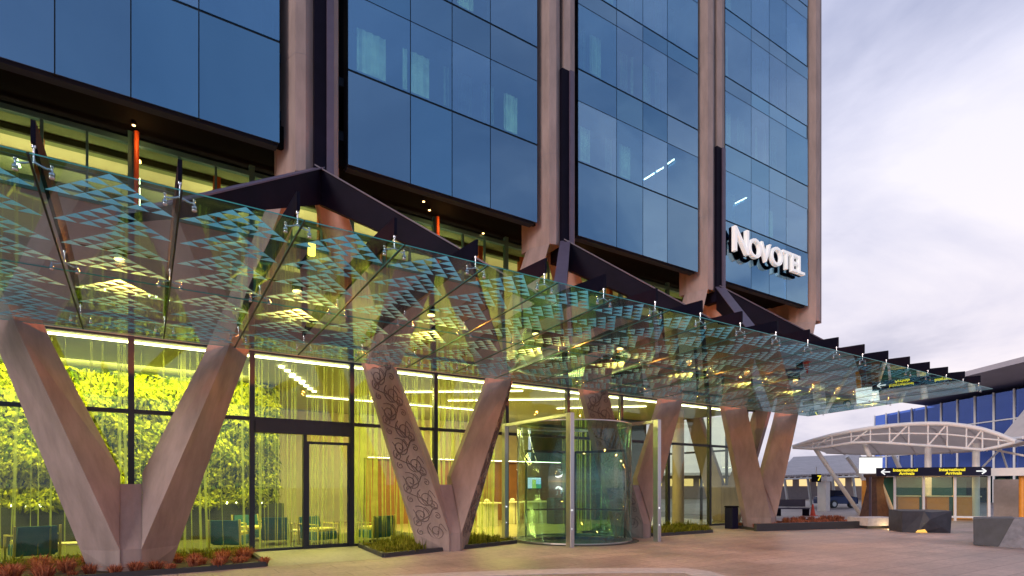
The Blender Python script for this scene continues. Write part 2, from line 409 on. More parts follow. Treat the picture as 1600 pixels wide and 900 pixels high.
def v_column(mp, label, carved=False):
    root = MB()
    root.box(0, 0.0001, 0, 0.0001, 0, 0.0001)
    foot = MB()
    foot.loft([[(*mp(x, y), z) for x, y in ((-.197, yf), (.197, yf), (.197, YC + .88), (-.197, YC + .88))] for z, yf in ((.501, YC + .04), (1.85, YC + .60))])
    foot.loft([[(*mp(x, y), z) for x, y in ((-.176, YC + .02), (.176, YC + .02), (.196, YC + .88), (-.196, YC + .88))] for z in (0, .5)])
    v = foot.build('v_column', M['concrete'], hotel, label)
    for s in (-1, 1):
        a = MB(); a.loft([arm_ring(s, z, mp) for z in (0, .48, .7, 1.0, 1.5, 2.1, 4.75, 9.3)]); a.build('arm', M['concrete'], v)
        if carved:
            # spiral carving on the outer face (ridge to outer edge)
            g = MB()
            def P(u, z):
                r = arm_ring(s, z, mp); p, q = Vector(r[0]), Vector(r[1])
                n = Vector((s * .74, -.66, -.25)).normalized()
                return p.lerp(q, u) + n * .003
            def ribbon(pts, w=.011):
                for (u0, z0), (u1, z1) in zip(pts[:-1], pts[1:]):
                    a_, b_ = P(u0, z0), P(u1, z1)
                    if (b_ - a_).length > 1e-5: g.tube(a_, b_, w, 5)
            rnd = random.Random(5 + s)
            z = .55; side = 0
            while z < 5.2:
                for (uc, r0, turns, zz) in ((.36 + .3 * side, .27, 1.75, z), (.82 - .62 * side, .15, 1.4, z + .26), (.84 - .66 * side, .10, 1.3, z - .02)):
                    pts = []
                    for k in range(30):
                        f = k / 29; an = (1 if side else -1) * f * turns * 2 * math.pi + rnd.random() * .05 + 1.2
                        rr = r0 * (1 - .86 * f)
                        u = uc + rr * math.cos(an) / .98
                        if .05 < u < .95: pts.append((u, zz + rr * math.sin(an) * .95))
                    ribbon(pts)
                wave = [(.10 + .80 * (f if side else 1 - f) + .06 * math.sin(f * 9), z + .18 + .50 * f) for f in [i / 12 for i in range(13)]]
                ribbon(wave, .013)
                ribbon([(.06 + .5 * f + .3 * side, z + .02 + .2 * math.sin(f * 7)) for f in [i / 10 for i in range(11)]], .008)
                z += .46; side = 1 - side
            g.build('carving', M['carve'], v)
    return v

lab = {0: 'plain concrete V column with pink inner faces', 1: 'V column with swirling carved outer faces', 2: 'V column standing behind the revolving door', 3: 'V column nearest the tower end'}
for i, x in enumerate(VX):
    v_column(lambda a, b, x=x: (x + a, b), lab[i], carved=(i in (1, 2)))
v_column(lambda a, b: (26.1 - (b - YC), 18.7 + a), 'V column on the end wall of the lobby')
v_column(lambda a, b: (-7.7 + a, b), 'plain concrete V column beside the leftmost glass')

# tower columns
LEVELS_TOP = 27.0
for i, cx in enumerate(CX):
    c = MB()
    left = [(-.76, YC + .8), (-.5, YC), (-.28, YC - .06), (-.085, YC + .02), (-.085, YC + 1.15), (-.76, YC + 1.15)]
    right = [(-x, y) for x, y in reversed(left)]
    c.prism([(cx + x, y) for x, y in left], 9.3, LEVELS_TOP)
    if i < 4: c.prism([(cx + x, y) for x, y in right], 9.3, LEVELS_TOP)
    else: c.prism([(cx + x, y) for x, y in ((-.08, YC + .1), (.14, YC + .1), (.14, YC + 16), (-.08, YC + 16))], 9.3, LEVELS_TOP)
    col = c.build('tower_column', M['concrete'], hotel)
    ztop = 14.85 if i != 1 else 26.0
    if i < 4:
        d = MB()
        d.box(cx - .08, cx + .20, YC - .10, YC + .5, 8.9, ztop)
        d.box(cx + .20, cx + .36, YC - .16, YC + .02, 8.9, ztop, 1)
        d.build('steel_infill', [M['steel_dark'], M['steel_edge']], col)
    # thin construction joints round the shaft
    for z in (12.1, 18.3, 24.4):
        for pl in ([left, right] if i < 4 else [left]):
            MB().prism([(cx + x * 1.004, y - .003) for x, y in pl], z, z + .012).build('shaft_joint', M['mauve'], col)

# tower body behind the glass
b = MB()
b.box(-8, 26.12, 16.6, 30, 10.75, LEVELS_TOP)
body = b.build('tower_core', M['room'], hotel)
sl = MB()
for z in (10.75, 12.15, 15.1, 17.8, 20.5, 23.2, 25.9): sl.box(-8, 25.3, YT + .42, 16.6, z, z + .22)
for cx in CX[:-1]:
    for q in (.82, 4.0, 6.62): sl.box(cx + q + .03, cx + q + .15, YT + .46, 16.58, 12.4, LEVELS_TOP - 1)
sl.build('floor_slab', M['backing'], hotel)

ROWS = [(9.95, 12.31, 's'), (12.37, 14.30, 'v'), (14.325, 15.32, 's'), (15.38, 17.46, 'v'), (17.485, 18.02, 's'), (18.08, 20.16, 'v'), (20.185, 20.72, 's'), (20.78, 22.86, 'v'), (22.885, 23.42, 's'), (23.48, 25.56, 'v'), (25.585, 26.6, 's')]
VISROWS = [2, 4, 6, 9]
bayname = ['glazed bay left of the first tower column', 'glazed bay between the first two tower columns', 'glazed bay beside the sign bay', 'glazed bay carrying the white letters']
for bi, cx in enumerate(CX[:-1]):
    x0, x1 = cx + .82, cx + BAY - .82
    xs = [x0, x0 + 1.68, x0 + 2.93, x0 + 4.18, x1]
    fr = MB()
    z_top = ROWS[-1][1]
    # backing grid behind the joints
    for x in xs[1:-1]: fr.box(x - .035, x + .035, YT + .03, YT + .14, 9.97, z_top)
    for x in (x0 + .05, x1 - .05): fr.box(x - .05, x + .05, YT + .03, YT + .40, 9.97, z_top)
    for k in range(len(ROWS) - 1):
        za, zb = ROWS[k][1], ROWS[k + 1][0]; w = .05 if zb - za < .04 else .07
        fr.box(x0, x1, YT + .032, YT + .13, za - w, zb + w)
    # dark heavy joint line at every slab
    bay = fr.build('glazed_bay', M['seal'], hotel, bayname[bi])
    bk = MB()
    for (za, zb, t) in ROWS:
        if t == 's': bk.box(x0 + .02, x1 - .02, YT + .15, YT + .38, za - .02, zb + .02)
    bk.build('spandrel_backing', M['backing'], bay)
    up = MB()
    for k, (za, zb, t) in enumerate(ROWS):
        for pi in range(4):
            xa, xb = xs[pi] + (.012 if pi else 0), xs[pi + 1] - (.012 if pi < 3 else 0)
            if k < VISROWS[bi] :
                p = MB().box(xa, xb, YT, YT + .022, za, zb)
                p.build('window_pane' if t == 'v' else 'spandrel_pane', M['tower_glass'] if t == 'v' else M['tower_spandrel'], bay)
            else: up.box(xa, xb, YT, YT + .022, za, zb)
    uo = up.build('upper_glazing', M['tower_glass'], bay); uo['kind'] = 'stuff'

# soffit, bulkhead, clerestory
so = MB()
so.box(-8, 26.0, YT + .42, 16.58, 10.55, 10.74)
so.box(-8, 26.0, 16.6, 17.25, 10.60, 10.74)
so.box(-8, 25.4, YT + .30, YT + .40, 10.0, 10.54)
so.build('soffit', M['soffit'], hotel)
bh = MB(); bh.box(-8, 25.4, YG + .02, YG + .35, 5.62, 8.62); bh.box(-8, 25.4, YG + .36, 21.6, 8.3, 8.6)
bh.build('bulkhead', M['mauve'], hotel)
mull = [-.23 + 2.755 * k for k in range(-3, 10)]
cl = MB()
cl.box(-8, 25.4, YG - .02, YG + .1, 8.62, 8.70); cl.box(-8, 25.4, YG - .03, YG + .12, 10.30, 10.42); cl.box(-8, 25.4, YG - .02, YG + .1, 9.30, 9.335)
for x in mull:
    cl.box(x - .07, x + .07, YG - .025, YG + .11, 8.7, 10.6)
    cl.box(x + 1.0, x + 1.06, YG - .01, YG + .08, 8.7, 10.3, 0); cl.box(x + 1.85, x + 1.9, YG - .01, YG + .08, 8.7, 10.3, 0)
clf = cl.build('clerestory', M['teal_frame'], hotel)
for a, c in zip(mull[:-1], mull[1:]):
    MB().box(a + .072, c - .072, YG + .03, YG + .045, 8.705, 10.295).build('clerestory_pane', M['cler_glass'], clf)
MB().box(-8, 25.4, 21.4, 21.6, 8.6, 10.6).build('clerestory_back_wall', M['cream'], hotel)
MB().box(-8, 25.4, 17.3, 18.5, 10.44, 10.55).build('clerestory_ceiling', M['green_ceiling'], hotel)
MB().box(-8, 25.4, 18.52, 21.4, 10.46, 10.55).build('clerestory_ceiling', M['cream'], hotel, 'pale rear strip of the clerestory ceiling')
for x in (-.12, 8.03, 13.6, 21.8):
    MB().lathe((x, YG - .20, 8.63), [(.055, 0), (.055, 1.9)], 12).build('orange_post', M['orange'], hotel)
    light('post_light', 'POINT', (x + .05, YG - .55, 10.2), 7, (1.0, .45, .12), .05)
for x in (-4.4, -2.1, 1.75, 4.6, 6.6, 10.2, 12.0, 16.5):
    MB().box(x - .09, x + .09, YG + .8, YG + 1.0, 8.63, 10.43).build('amber_post', M['orange'], hotel)
db = MB()
for y in (17.9, 19.2, 20.6): db.box(-8, 25.3, y - .05, y + .05, 10.28, 10.43)
db.build('ceiling_beam', M['olive'], hotel)

# lobby shell
lf = MB(); lf.box(-8, 25.5, YG + .02, 30, -.1, .012); lf.build('lobby_floor', M['lobby_floor'], hotel); MB().box(-8, 8.6, YG + .14, 22, .0125, .02).build('dark_floor_sheet', M['dark_floor_sheet'], hotel)  # dark olive sheet added to darken the left part of the floor
lc = MB(); lc.box(-8, 25.45, YG + .05, 30, 5.52, 5.61); lc.build('lobby_ceiling', M['ceil'], hotel)
lw = MB(); lw.box(-8, 20, 29.0, 29.3, .012, 5.5); lw.box(-8.2, -8, YG, 29.3, .0, 10.6); lw.build('back_wall', M['cream'], hotel)
dk = MB(); dk.box(20.2, 24.0, 23.0, 23.2, .012, 5.5); dk.box(20.2, 20.4, 23.2, 29, .012, 5.5); dk.build('inner_partition', M['olive'], hotel)
cc = MB(); cc.lathe((21.9, 18.9, 0.012), [(.28, 0), (.28, 5.5)], 20); cc.build('inner_column', M['concrete'], hotel)

# lobby glazing: frame + a pane each
TR = 3.66
gf = MB()
for x in mull:
    if -8 < x < 25: gf.box(x - .065, x + .065, YG - .06, YG + .10, .012, 5.52)
gf.box(-8, 25.4, YG - .045, YG + .085, TR - .05, TR + .05)
gf.box(-8, 10.3, YG - .05, YG + .09, .012, .07); gf.box(14.3, 25.4, YG - .05, YG + .09, .012, .07)
gf.box(-8, 25.4, YG - .05, YG + .09, 5.46, 5.515)
gl = gf.build('lobby_glazing', M['frame'], hotel)
dx0, dx1 = mull[4], mull[5]         # bay with the side door
for k, (a, c) in enumerate(zip(mull[:-1], mull[1:])):
    MB().box(a + .067, c - .067, YG + .015, YG + .03, TR + .052, 5.458).build('upper_pane', M['lobby_glass'], gl)
    if k != 4 and not (10.3 < a + 1 < 14.3):
        MB().box(a + .067, c - .067, YG + .015, YG + .03, .072, TR - .052).build('lower_pane', M['lobby_glass'], gl)
# end wall glazing
ew = MB()
for y in (17.0, 18.6, 20.2, 21.8, 23.4): ew.box(25.36, 25.48, y + .101, y + .2, .012, 5.46)
ew.box(25.37, 25.47, 17.2, 25, TR - .05, TR + .05)
ewo = ew.build('end_glazing', M['frame'], hotel)
for y in (17.0, 18.6, 20.2, 21.8):
    MB().box(25.41, 25.425, y + .202, y + 1.698, .02, TR - .052).build('end_pane', M['lobby_glass'], ewo)
    MB().box(25.41, 25.425, y + .202, y + 1.698, TR + .052, 5.45).build('end_pane', M['lobby_glass'], ewo)
# side entrance door
xm = onY(476, 800, YG).x
sd = MB()
sd.box(dx0 + .067, dx1 - .02, YG - .14, YG + .0, 3.28, 3.60); sd.box(xm - .05, xm + .05, YG - .08, YG + .08, .012, 3.28)
sdo = sd.build('side_entrance', M['frame'], hotel, 'sliding glass side door under a deep dark header')
MB().box(dx0 + .07, xm - .052, YG + .01, YG + .025, .07, 3.28).build('side_pane', M['lobby_glass'], sdo)
lv = MB()
for (a, c) in ((xm + .055, xm + .12), (dx1 - .14, dx1 - .072)): lv.box(a, c, YG - .04, YG - .002, .02, 3.10)
lv.box(xm + .12, dx1 - .14, YG - .04, YG - .002, 3.02, 3.10); lv.box(xm + .12, dx1 - .14, YG - .04, YG - .002, .02, .11)
lv.build('door_frame', M['frame'], sdo)
MB().box(xm + .121, dx1 - .141, YG - .026, YG - .014, .111, 3.019).build('door_leaf', M['lobby_glass'], sdo)

# ================================================================ GLASS CANOPY
CY0, CY1 = 7.65, 14.28
def cz(y): return 5.235 + (4.95 - 5.235) * (y - CY0) / (14.3 - CY0)
PX0, STEP = .385, 1.377
ks = list(range(-4, 19))
jx = [PX0 + STEP * k for k in ks]
YM = 11.0
canopy = thing('glass_canopy', (11, 11, 5), 'long teal glass canopy printed with rows of small triangles over the forecourt', 'canopy')
def frit_tri(mb, xa, xb, yb, h, n, mi):
    """big triangle with base xa..xb at y=yb and tip towards the street, filled with n rows of small triangles"""
    w = (xb - xa) / n; hh = h / n
    for r in range(n):
        for c in range(n - r):
            x = xa + w * (c + r * .5); y = yb - hh * r
            p = [(x + .03 * w, y - .02 * hh), (x + .97 * w, y - .02 * hh), (x + .5 * w, y - .97 * hh)]
            mb.add([(a, q, cz(q) + .0155) for a, q in p], [(0, 1, 2)], mi)
for i in range(len(jx) - 1):
    xa, xb = jx[i] + .012, jx[i + 1] - .012
    for (ya, yb) in ((CY0, YM - .012), (YM + .012, CY1)):
        p = MB()
        vs = [(x, y, cz(y) + dz) for dz in (0, .014) for (x, y) in ((xa, ya), (xb, ya), (xb, yb), (xa, yb))]
        p.add(vs, [(3, 2, 1, 0), (4, 5, 6, 7)], 0); p.add(vs, [(0, 1, 5, 4), (1, 2, 6, 5), (2, 3, 7, 6), (3, 0, 4, 7)], 1)
        n = 4
        hgt = (yb - ya) / 4.4
        y = ya + hgt * 1.02
        while y < yb - .02:
            frit_tri(p, xa + .03, xb - .03, y, hgt * .97, 5, 2); y += hgt
        p.build('glass_panel', [M['canopy_glass'], M['glass_edge'], M['frit']], canopy, fixn=False)
sj = MB()
for x in jx[1:-1]:
    sj.add([(x + sx * .0118, y, cz(y) + dz) for dz in (-.004, .017) for sx, y in ((-1, CY0 + .02), (1, CY0 + .02), (1, CY1), (-1, CY1))], [(3, 2, 1, 0), (4, 5, 6, 7), (0, 1, 5, 4), (1, 2, 6, 5), (2, 3, 7, 6), (3, 0, 4, 7)])
sj.build('joint_seal', M['seal'], canopy)
sj = MB(); sj.box(jx[0], jx[-1], YM - .0118, YM + .0118, cz(YM) - .002, cz(YM) + .0135); sj.build('joint_seal', M['glass_edge'], canopy)

FB = .30
def fin_mesh(x):
    f = MB()
    prof = [(8.0, FB, FB + .25), (9.2, FB - .02, FB + .36), (11.0, FB, FB + .40), (12.6, FB, FB + .32), (13.75, FB + .02, FB + .12)]
    rings = [[(x + sx * .022, y, cz(y) + z) for sx, z in ((-1, a), (1, a), (1, b), (-1, b))] for y, a, b in prof]
    f.loft(rings)
    return f
def spider(mb, x, y):
    z = cz(y)
    mb.tube((x, y, z + FB + .01), (x, y, z + .10), .010, 6)
    mb.tube((x, y, z + FB - .03), (x, y, z + FB + .0), .022, 6)
    for s in (-1, 1):
        pts = [(x, y, z + .12), (x + s * .05, y, z + .095), (x + s * .11, y, z + .075), (x + s * .155, y, z + .08)]
        mb.path(pts, .012, 6)
        mb.lathe((x + s * .155, y, z + .0165), [(.030, 0), (.030, .022), (.012, .03), (.012, .085), (.018, .087), (.018, .10)], 10)
        mb.lathe((x + s * .155, y, z - .026), [(.02, 0), (.030, .006), (.030, .0235)], 10)
first = None
for x in jx[1:]:
    f = fin_mesh(x).build('fin', M['steel_dark'], canopy)
    for y in (8.05, YM, 13.7):
        s = MB(); spider(s, x, y); s.build('spider_fitting', M['chrome'], f)

# folded steel braces from the tower columns down to the fins
for cx in CX[1:-1]:
    for s in (-1, 1):
        w = MB(); rings = []
        for q in (0, 1.8, 3.74):
            X, Y, Z = cx + s * q, 14.0 - 1.2 * q, 9.42 - 1.03 * q
            dep = .86 - .195 * q
            nx, ny = -s * 1.2 * .07, -1 * .07
            ax, ay = (1.2 * .076, s * 1.0 * .076)
            rings.append([(X + a * ax, Y + a * ay, z) for a, z in ((-1, Z - dep), (1, Z - dep), (1, Z), (-1, Z))])
        w.loft(rings)
        br = w.build('brace_beam', M['steel_dark'], canopy)
        c = MB(); rr = []
        for q in (0, 3.74):
            X, Y, Z = cx + s * q, 14.0 - 1.2 * q, 9.42 - 1.03 * q
            ax, ay = (1.2 * .10, s * 1.0 * .10)
            rr.append([(X + a * ax, Y + a * ay, z) for a, z in ((-1, Z + .003), (1, Z + .003), (1, Z + .035), (-1, Z + .035))])
        c.loft(rr); c.build('brace_cap', M['steel_edge'], br)

# canopy lamps
for k in range(10):
    x = -.303 + 2 * STEP * k; y = 11.22
    where = ['leftmost, above the plain V column', 'second from the left end', 'third from the left, above the carved V column', 'fourth from the left, before the revolving door', 'fifth from the left, over the revolving door', 'sixth from the left, past the revolving door', 'seventh from the left, over the tower end', 'third from the right end', 'second from the right end', 'rightmost, at the far end'][k]
    t = thing('canopy_lamp', (x, y, cz(y)), 'warm glowing downlight on the glass canopy, ' + where, 'lamp', 'downlights along the glass canopy')
    z = cz(y)
    hs = MB(); hs.lathe((x, y, z + .40), [(.088, 0), (.095, .02), (.095, .16), (.05, .19)], 16); hs.tube((x - STEP / 2 + .03, y, z + .52), (x + STEP / 2 - .03, y, z + .52), .014)
    hs.build('lamp_housing', M['steel_dark'], t)
    ls = MB(); ls.lathe((x, y, z + .385), [(.082, 0), (.082, .0145)], 16); ls.build('lamp_lens', M['lamp_face'], t)
    light('canopy_light', 'POINT', (x, y, z + .31), 300, (1.0, .235, .03), .08)

# ================================================================ REVOLVING DOOR
RCX, RCY, RR_, RZ = 12.2, 15.0, 1.92, 3.82
rv = thing('revolving_door', (RCX, RCY, 0), 'large glass revolving door drum between tall polished steel posts', 'revolving door')
def arc(a0, a1, r, n): return [(RCX + r * math.cos(R(a0 + (a1 - a0) * i / n)), RCY + r * math.sin(R(a0 + (a1 - a0) * i / n))) for i in range(n + 1)]
for (a0, a1) in ((-128, -48), (150, 226), (-42, 30)):
    g = MB(); A = arc(a0, a1, RR_, 14); B = arc(a0, a1, RR_ - .018, 14)
    g.loft([[(A[i][0], A[i][1], .06), (A[i][0], A[i][1], RZ), (B[i][0], B[i][1], RZ), (B[i][0], B[i][1], .06)] for i in range(15)], 0, True)
    g.build('drum_glass', M['drum_glass'], rv)
rim = MB()
for z0, z1, r0, r1 in ((RZ, RZ + .03, RR_ - .05, RR_ + .02), (.02, .06, RR_ - .04, RR_ + .02)):
    A = arc(0, 360, r1, 48)[:-1]; B = arc(0, 360, r0, 48)[:-1]
    for i in range(48):
        j = (i + 1) % 48
        rim.add([(A[i][0], A[i][1], z0), (A[j][0], A[j][1], z0), (A[j][0], A[j][1], z1), (A[i][0], A[i][1], z1), (B[i][0], B[i][1], z0), (B[j][0], B[j][1], z0), (B[j][0], B[j][1], z1), (B[i][0], B[i][1], z1)],
                [(0, 1, 2, 3), (5, 4, 7, 6), (3, 2, 6, 7), (1, 0, 4, 5)])
rim.build('drum_rim', M['brushed'], rv)
cp = MB(); cp.disc((RCX, RCY, RZ + .03), RR_ - .03, 40); cp.build('drum_cover', M['drum_glass'], rv, fixn=False)
fm = MB(); fm.disc((RCX, RCY, .008), RR_ + .25, 40); fm.build('floor_mat', M['mat'], rv, fixn=False)
for k in range(3):
    a = R(-66 + 120 * k); w = MB(); ca, sa = math.cos(a), math.sin(a)
    def PT(r, o, z): return (RCX + r * ca - o * sa, RCY + r * sa + o * ca, z)
    def slab(mb, r0, r1, z0, z1, th):
        mb.add([PT(r, o, z) for z in (z0, z1) for r, o in ((r0, -th), (r1, -th), (r1, th), (r0, th))], [(0, 3, 2, 1), (4, 5, 6, 7), (0, 1, 5, 4), (1, 2, 6, 5), (2, 3, 7, 6), (3, 0, 4, 7)])
    slab(w, .05, .10, .03, 2.98, .025); slab(w, RR_ - .12, RR_ - .07, .03, 2.98, .025); slab(w, .10, RR_ - .12, 2.90, 2.98, .025); slab(w, .10, RR_ - .12, .03, .13, .025)
    slab(w, .10, RR_ - .12, 1.02, 1.07, .02); wo = w.build('door_wing', M['frame'], rv)
    g = MB(); slab(g, .101, RR_ - .121, .131, 2.899, .006); g.build('wing_glass', M['drum_glass'], wo)
sp = MB(); sp.tube((RCX, RCY, .01), (RCX, RCY, 2.98), .045, 12); sp.build('spindle', M['brushed'], rv)
for (x, y) in ((10.62, 13.22), (14.12, 13.06), (10.62, 16.82)):
    po = MB(); po.bbox(x - .075, x + .075, y - .11, y + .11, .0, 3.98, .008); p = po.build('post', M['brushed'], rv)
    q = MB(); q.tube((x - .02, y - .118, 1.1), (x - .02, y - .112, 1.1), .03, 12); q.tube((x - .02, y - .118, .55), (x - .02, y - .112, .55), .02, 12); q.build('sensor', M['white_mark'], p)
hd = MB()
hd.bbox(14.04, 14.2, 13.18, 16.9, RZ + .06, RZ + .16, .008); hd.bbox(10.56, 10.72, 13.34, 16.7, RZ + .06, RZ + .16, .008)
hd.build('head_rail', M['brushed'], rv)

# ================================================================ HOTEL SIGN  N OVOTEL
sg = thing('hotel_sign', (22.1, YT - .4, 11.0), 'white raised letters NOVOTEL on the blue glass at the tower end', 'sign')
pA, pB = onY(1144, 402, YT - .32), onY(1256, 428, YT - .32)
xs = pA.x; total = pB.x - pA.x
word = 'NOVOTEL'; adv = []
sizes = [1.42] + [1.10] * 6
widths = []
for ch, sz in zip(word, sizes):
    mb = MB(); widths.append(text_mesh(mb, ch, sz, lambda x, y, z: (x, y, z), .2, .006))
gap = (total - sum(widths)) / 6
x = xs
for ch, sz, wd in zip(word, sizes, widths):
    mb = MB(); text_mesh(mb, ch, sz, lambda a, b_, c_, x=x: (x + a, YT - .30 - c_, 11.05 + b_), .16, .006)
    zb = MB()
    mb.box(x + wd * .3, x + wd * .3 + .05, YT - .19, YT + .0, 11.3, 11.35)
    mb.box(x + wd * .3, x + wd * .3 + .05, YT - .19, YT + .0, 11.6, 11.65)
    lt = mb.build('letter', M['sign_white'], sg, 'letter ' + ch)
    zb = MB(); text_mesh(zb, ch, sz, lambda a, b_, c_, x=x: (x + a, YT - .14 - c_, 11.05 + b_), .10, .004); zb.build('letter_back_shade', M['steel_dark'], lt)  # dark copy: the letter's unlit back, its shade put into the colour
    x += wd + gap

# ================================================================ LOBBY CONTENTS
# living wall
lwg = thing('living_wall', (-.5, 21.9, 0), 'lime green living wall of dense foliage above a dark low wall in the lobby', 'living wall')
MB().box(-8, 3.9, 22.0, 22.3, 1.2, 5.5).build('planting_panel', M['leaf_back'], lwg)
MB().box(-8, 4.3, 21.75, 22.35, .012, 1.19).build('low_wall', M['olive'], lwg)
fo = MB(); rnd = random.Random(3)
for i in range(14000):
    x = rnd.uniform(-5.5, 4.05); z = rnd.uniform(1.22, 5.45)
    cl_ = math.sin(x * 2.3 + 1.5 * math.sin(z * 1.7)) * math.sin(z * 2.9 + x)      # clumps
    y = 21.97 - .42 * max(0, cl_ + .25 * math.sin(x * 5.1 + z * 3) ) - rnd.random() * .14
    L = rnd.uniform(.12, .34); w = L * rnd.uniform(.11, .20)
    a = rnd.uniform(-2.5, -.6) if rnd.random() < .75 else rnd.uniform(-3.2, 0)
    dx, dz, dy = math.cos(a) * L, math.sin(a) * L, -rnd.uniform(.0, .12)
    nx, nz = -math.sin(a) * w, math.cos(a) * w
    fo.add([(x, y, z), (x + dx * .5 + nx, y + dy - .01, z + dz * .5 + nz), (x + dx, y + dy * .6, z + dz), (x + dx * .5 - nx, y + dy - .01, z + dz * .5 - nz)], [(0, 1, 2, 3)])
# end return of the wall
for i in range(2600):
    y = rnd.uniform(21.95, 23.2); z = rnd.uniform(1.22, 5.45); x = 4.0 + rnd.random() * .2
    L = rnd.uniform(.10, .24); a = rnd.uniform(-2.5, -.6); w = L * .25
    fo.add([(x, y, z), (x + .06, y + math.cos(a) * L * .5 - math.sin(a) * w, z + math.sin(a) * L * .5), (x + .02, y + math.cos(a) * L, z + math.sin(a) * L), (x + .05, y + math.cos(a) * L * .5 + math.sin(a) * w, z + math.sin(a) * L * .55)], [(0, 1, 2, 3)])
fo.build('foliage', M['leaf'], lwg, fixn=False)
MB().box(3.62, 3.98, 22.3, 23.3, 1.2, 5.5).build('planting_panel', M['leaf_back'], lwg)
cd = MB()
for i in range(26): cd.lathe((-5 + i * .34 + rnd.uniform(-.1, .1), 21.82, 1.195), [(.03, 0), (.03, rnd.uniform(.03, .09))], 8)
cdo = cd.build('shelf_lights', M['led'], lwg); cdo.name = 'shelf_light_row'

# timber feature wall, desks, screen
wl = MB(); wl.box(8.6, 19.9, 25.6, 25.85, .012, 3.05); wl.box(8.6, 19.9, 25.45, 25.86, 3.055, 3.12)
tw = thing('timber_screen_wall', (13, 25.7, 0), 'slatted brown timber wall behind the reception desks', 'feature wall')
wl.build('batten_panel', M['wood'], tw)
MB().box(8.7, 19.8, 25.50, 25.58, 3.125, 3.15).build('cove_light', M['led'], tw)
tv = thing('wall_screen', (17.0, 25.4, 2), 'small lit television screen on the brown timber wall', 'television')
tx = onY(835, 755, 25.5).x; hz = onY(835, 755, 25.5).z
MB().bbox(tx - .48, tx + .48, 25.50, 25.56, hz - .32, hz + .34, .01).build('bezel', M['frame'], tv)
scr = MB(); cols = []
for i, (a, c, z0, z1) in enumerate(((-.44, .44, .20, .30), (-.44, -.16, -.28, .19), (-.15, .10, -.28, .19), (.11, .44, -.05, .19), (.11, .44, -.28, -.06))):
    scr.box(tx + a, tx + c, 25.49, 25.499, hz + z0, hz + z1, i)
scr.build('display', [emit('screen_tone', c, 1.2) for c in ((.9, .95, 1), (.75, .8, .9), (.45, .6, .1), (.5, .7, .95), (.1, .35, .2))], tv)
def desk(px0, px1, Y, label):
    xa, xb = onY(px0, 800, Y).x, onY(px1, 800, Y).x
    t = thing('reception_desk', ((xa + xb) / 2, Y, 0), label, 'desk', 'reception desks')
    MB().bbox(xa, xb, Y, Y + .7, .012, 1.02, .01).build('desk_body', M['desk'], t)
    MB().bbox(xa - .12, xb + .12, Y - .12, Y + .8, 1.025, 1.09, .01).build('desk_top', M['desk_top'], t)
    MB().box(xa + (xb - xa) * .3, xa + (xb - xa) * .3 + .03, Y - .008, Y - .001, .02, 1.02).build('panel_joint', M['wood'], t)
    l = thing('desk_lamp', ((xa + xb) / 2 - .1, Y + .2, 1.09), 'tiny white dome lamp on ' + label, 'lamp', 'dome lamps on the desks')
    q = MB(); q.lathe(((xa + xb) / 2 - .1, Y + .2, 1.095), [(.05, 0), (.14, .03), (.12, .09), (.05, .14)], 14); q.build('dome', M['desk_top'], l)
desk(757, 778, 21.8, 'pale desk left of the steel door post')
desk(802, 812, 22.6, 'narrow pale desk just inside the revolving door')
desk(832, 863, 22.3, 'pale desk under the television screen')
dkp = MB(); a = onY(866, 800, 21.6).x; dkp.bbox(a, a + .9, 21.6, 22.2, .012, 1.25, .01)
tag(dkp.build('concierge_stand', M['edge_dark']), 'dark stand at the end of the pale reception desks', 'stand')

# arm chairs
ac = None
def armchair(loc, rz, label):
    global ac
    if ac is None:
        t = thing('armchair', (0, 0, 0), label, 'armchair', 'teal lobby armchairs')
        s = MB(); s.bbox(-.38, .38, -.36, .36, .14, .40, .03); s.build('seat', M['teal_fabric'], t)
        c = MB(); c.bbox(-.35, .35, -.34, .30, .40, .50, .03); c.build('seat_cushion', M['mustard'], t)
        k = MB(); k.loft([[(-.40, .30, .18), (.40, .30, .18), (.40, .42, .18), (-.40, .42, .18)], [(-.37, .42, .84), (.37, .42, .84), (.37, .50, .84), (-.37, .50, .84)]]); k.build('backrest', M['teal_fabric'], t)
        for s_ in (-1, 1):
            a_ = MB(); x = .43 * s_
            a_.bar((x, -.36, .02), (x, -.36, .60), .045, .045, up=(0, 1, 0)); a_.bar((x, -.38, .61), (x, .46, .64), .05, .035); a_.bar((x, .44, .02), (x, .50, .86), .045, .045, up=(0, 1, 0))
            a_.build('arm_frame', M['mustard'], t)
        ac = t
    else: t = copy_tree(ac); t['label'] = label
    t.location = loc; t.rotation_euler = (0, 0, rz)
for (px, py, rz, lb) in ((50, 876, R(200), 'teal armchair with mustard arms at the far left of the lobby'), (362, 858, R(150), 'teal armchair just right of the plain V column'), (432, 850, R(165), 'teal armchair behind the glass left of the side door'), (500, 850, R(30), 'teal armchair seen through the side door'), (585, 846, R(200), 'teal armchair behind the glass right of the side door'), (395, 846, R(20), 'teal armchair further back between two others, left of the side door')):
    g = G(px, py); armchair((g.x, max(g.y, 17.9), .012), rz, lb)
tb = None
for (px, py, lb) in ((105, 872, 'low pale table beside the leftmost armchair'), (465, 846, 'low pale table by the side door armchairs')):
    g = G(px, py); x, y = g.x, max(g.y, 18.0)
    t = thing('coffee_table', (x, y, 0), lb, 'table', 'low lobby tables')
    MB().bbox(x - .4, x + .4, y - .3, y + .3, .34, .39, .01).build('table_top', M['desk_top'], t)
    for sx in (-1, 1):
        for sy in (-1, 1): MB().tube((x + sx * .34, y + sy * .24, .012), (x + sx * .34, y + sy * .24, .34), .018).build('leg', M['mustard'], t)

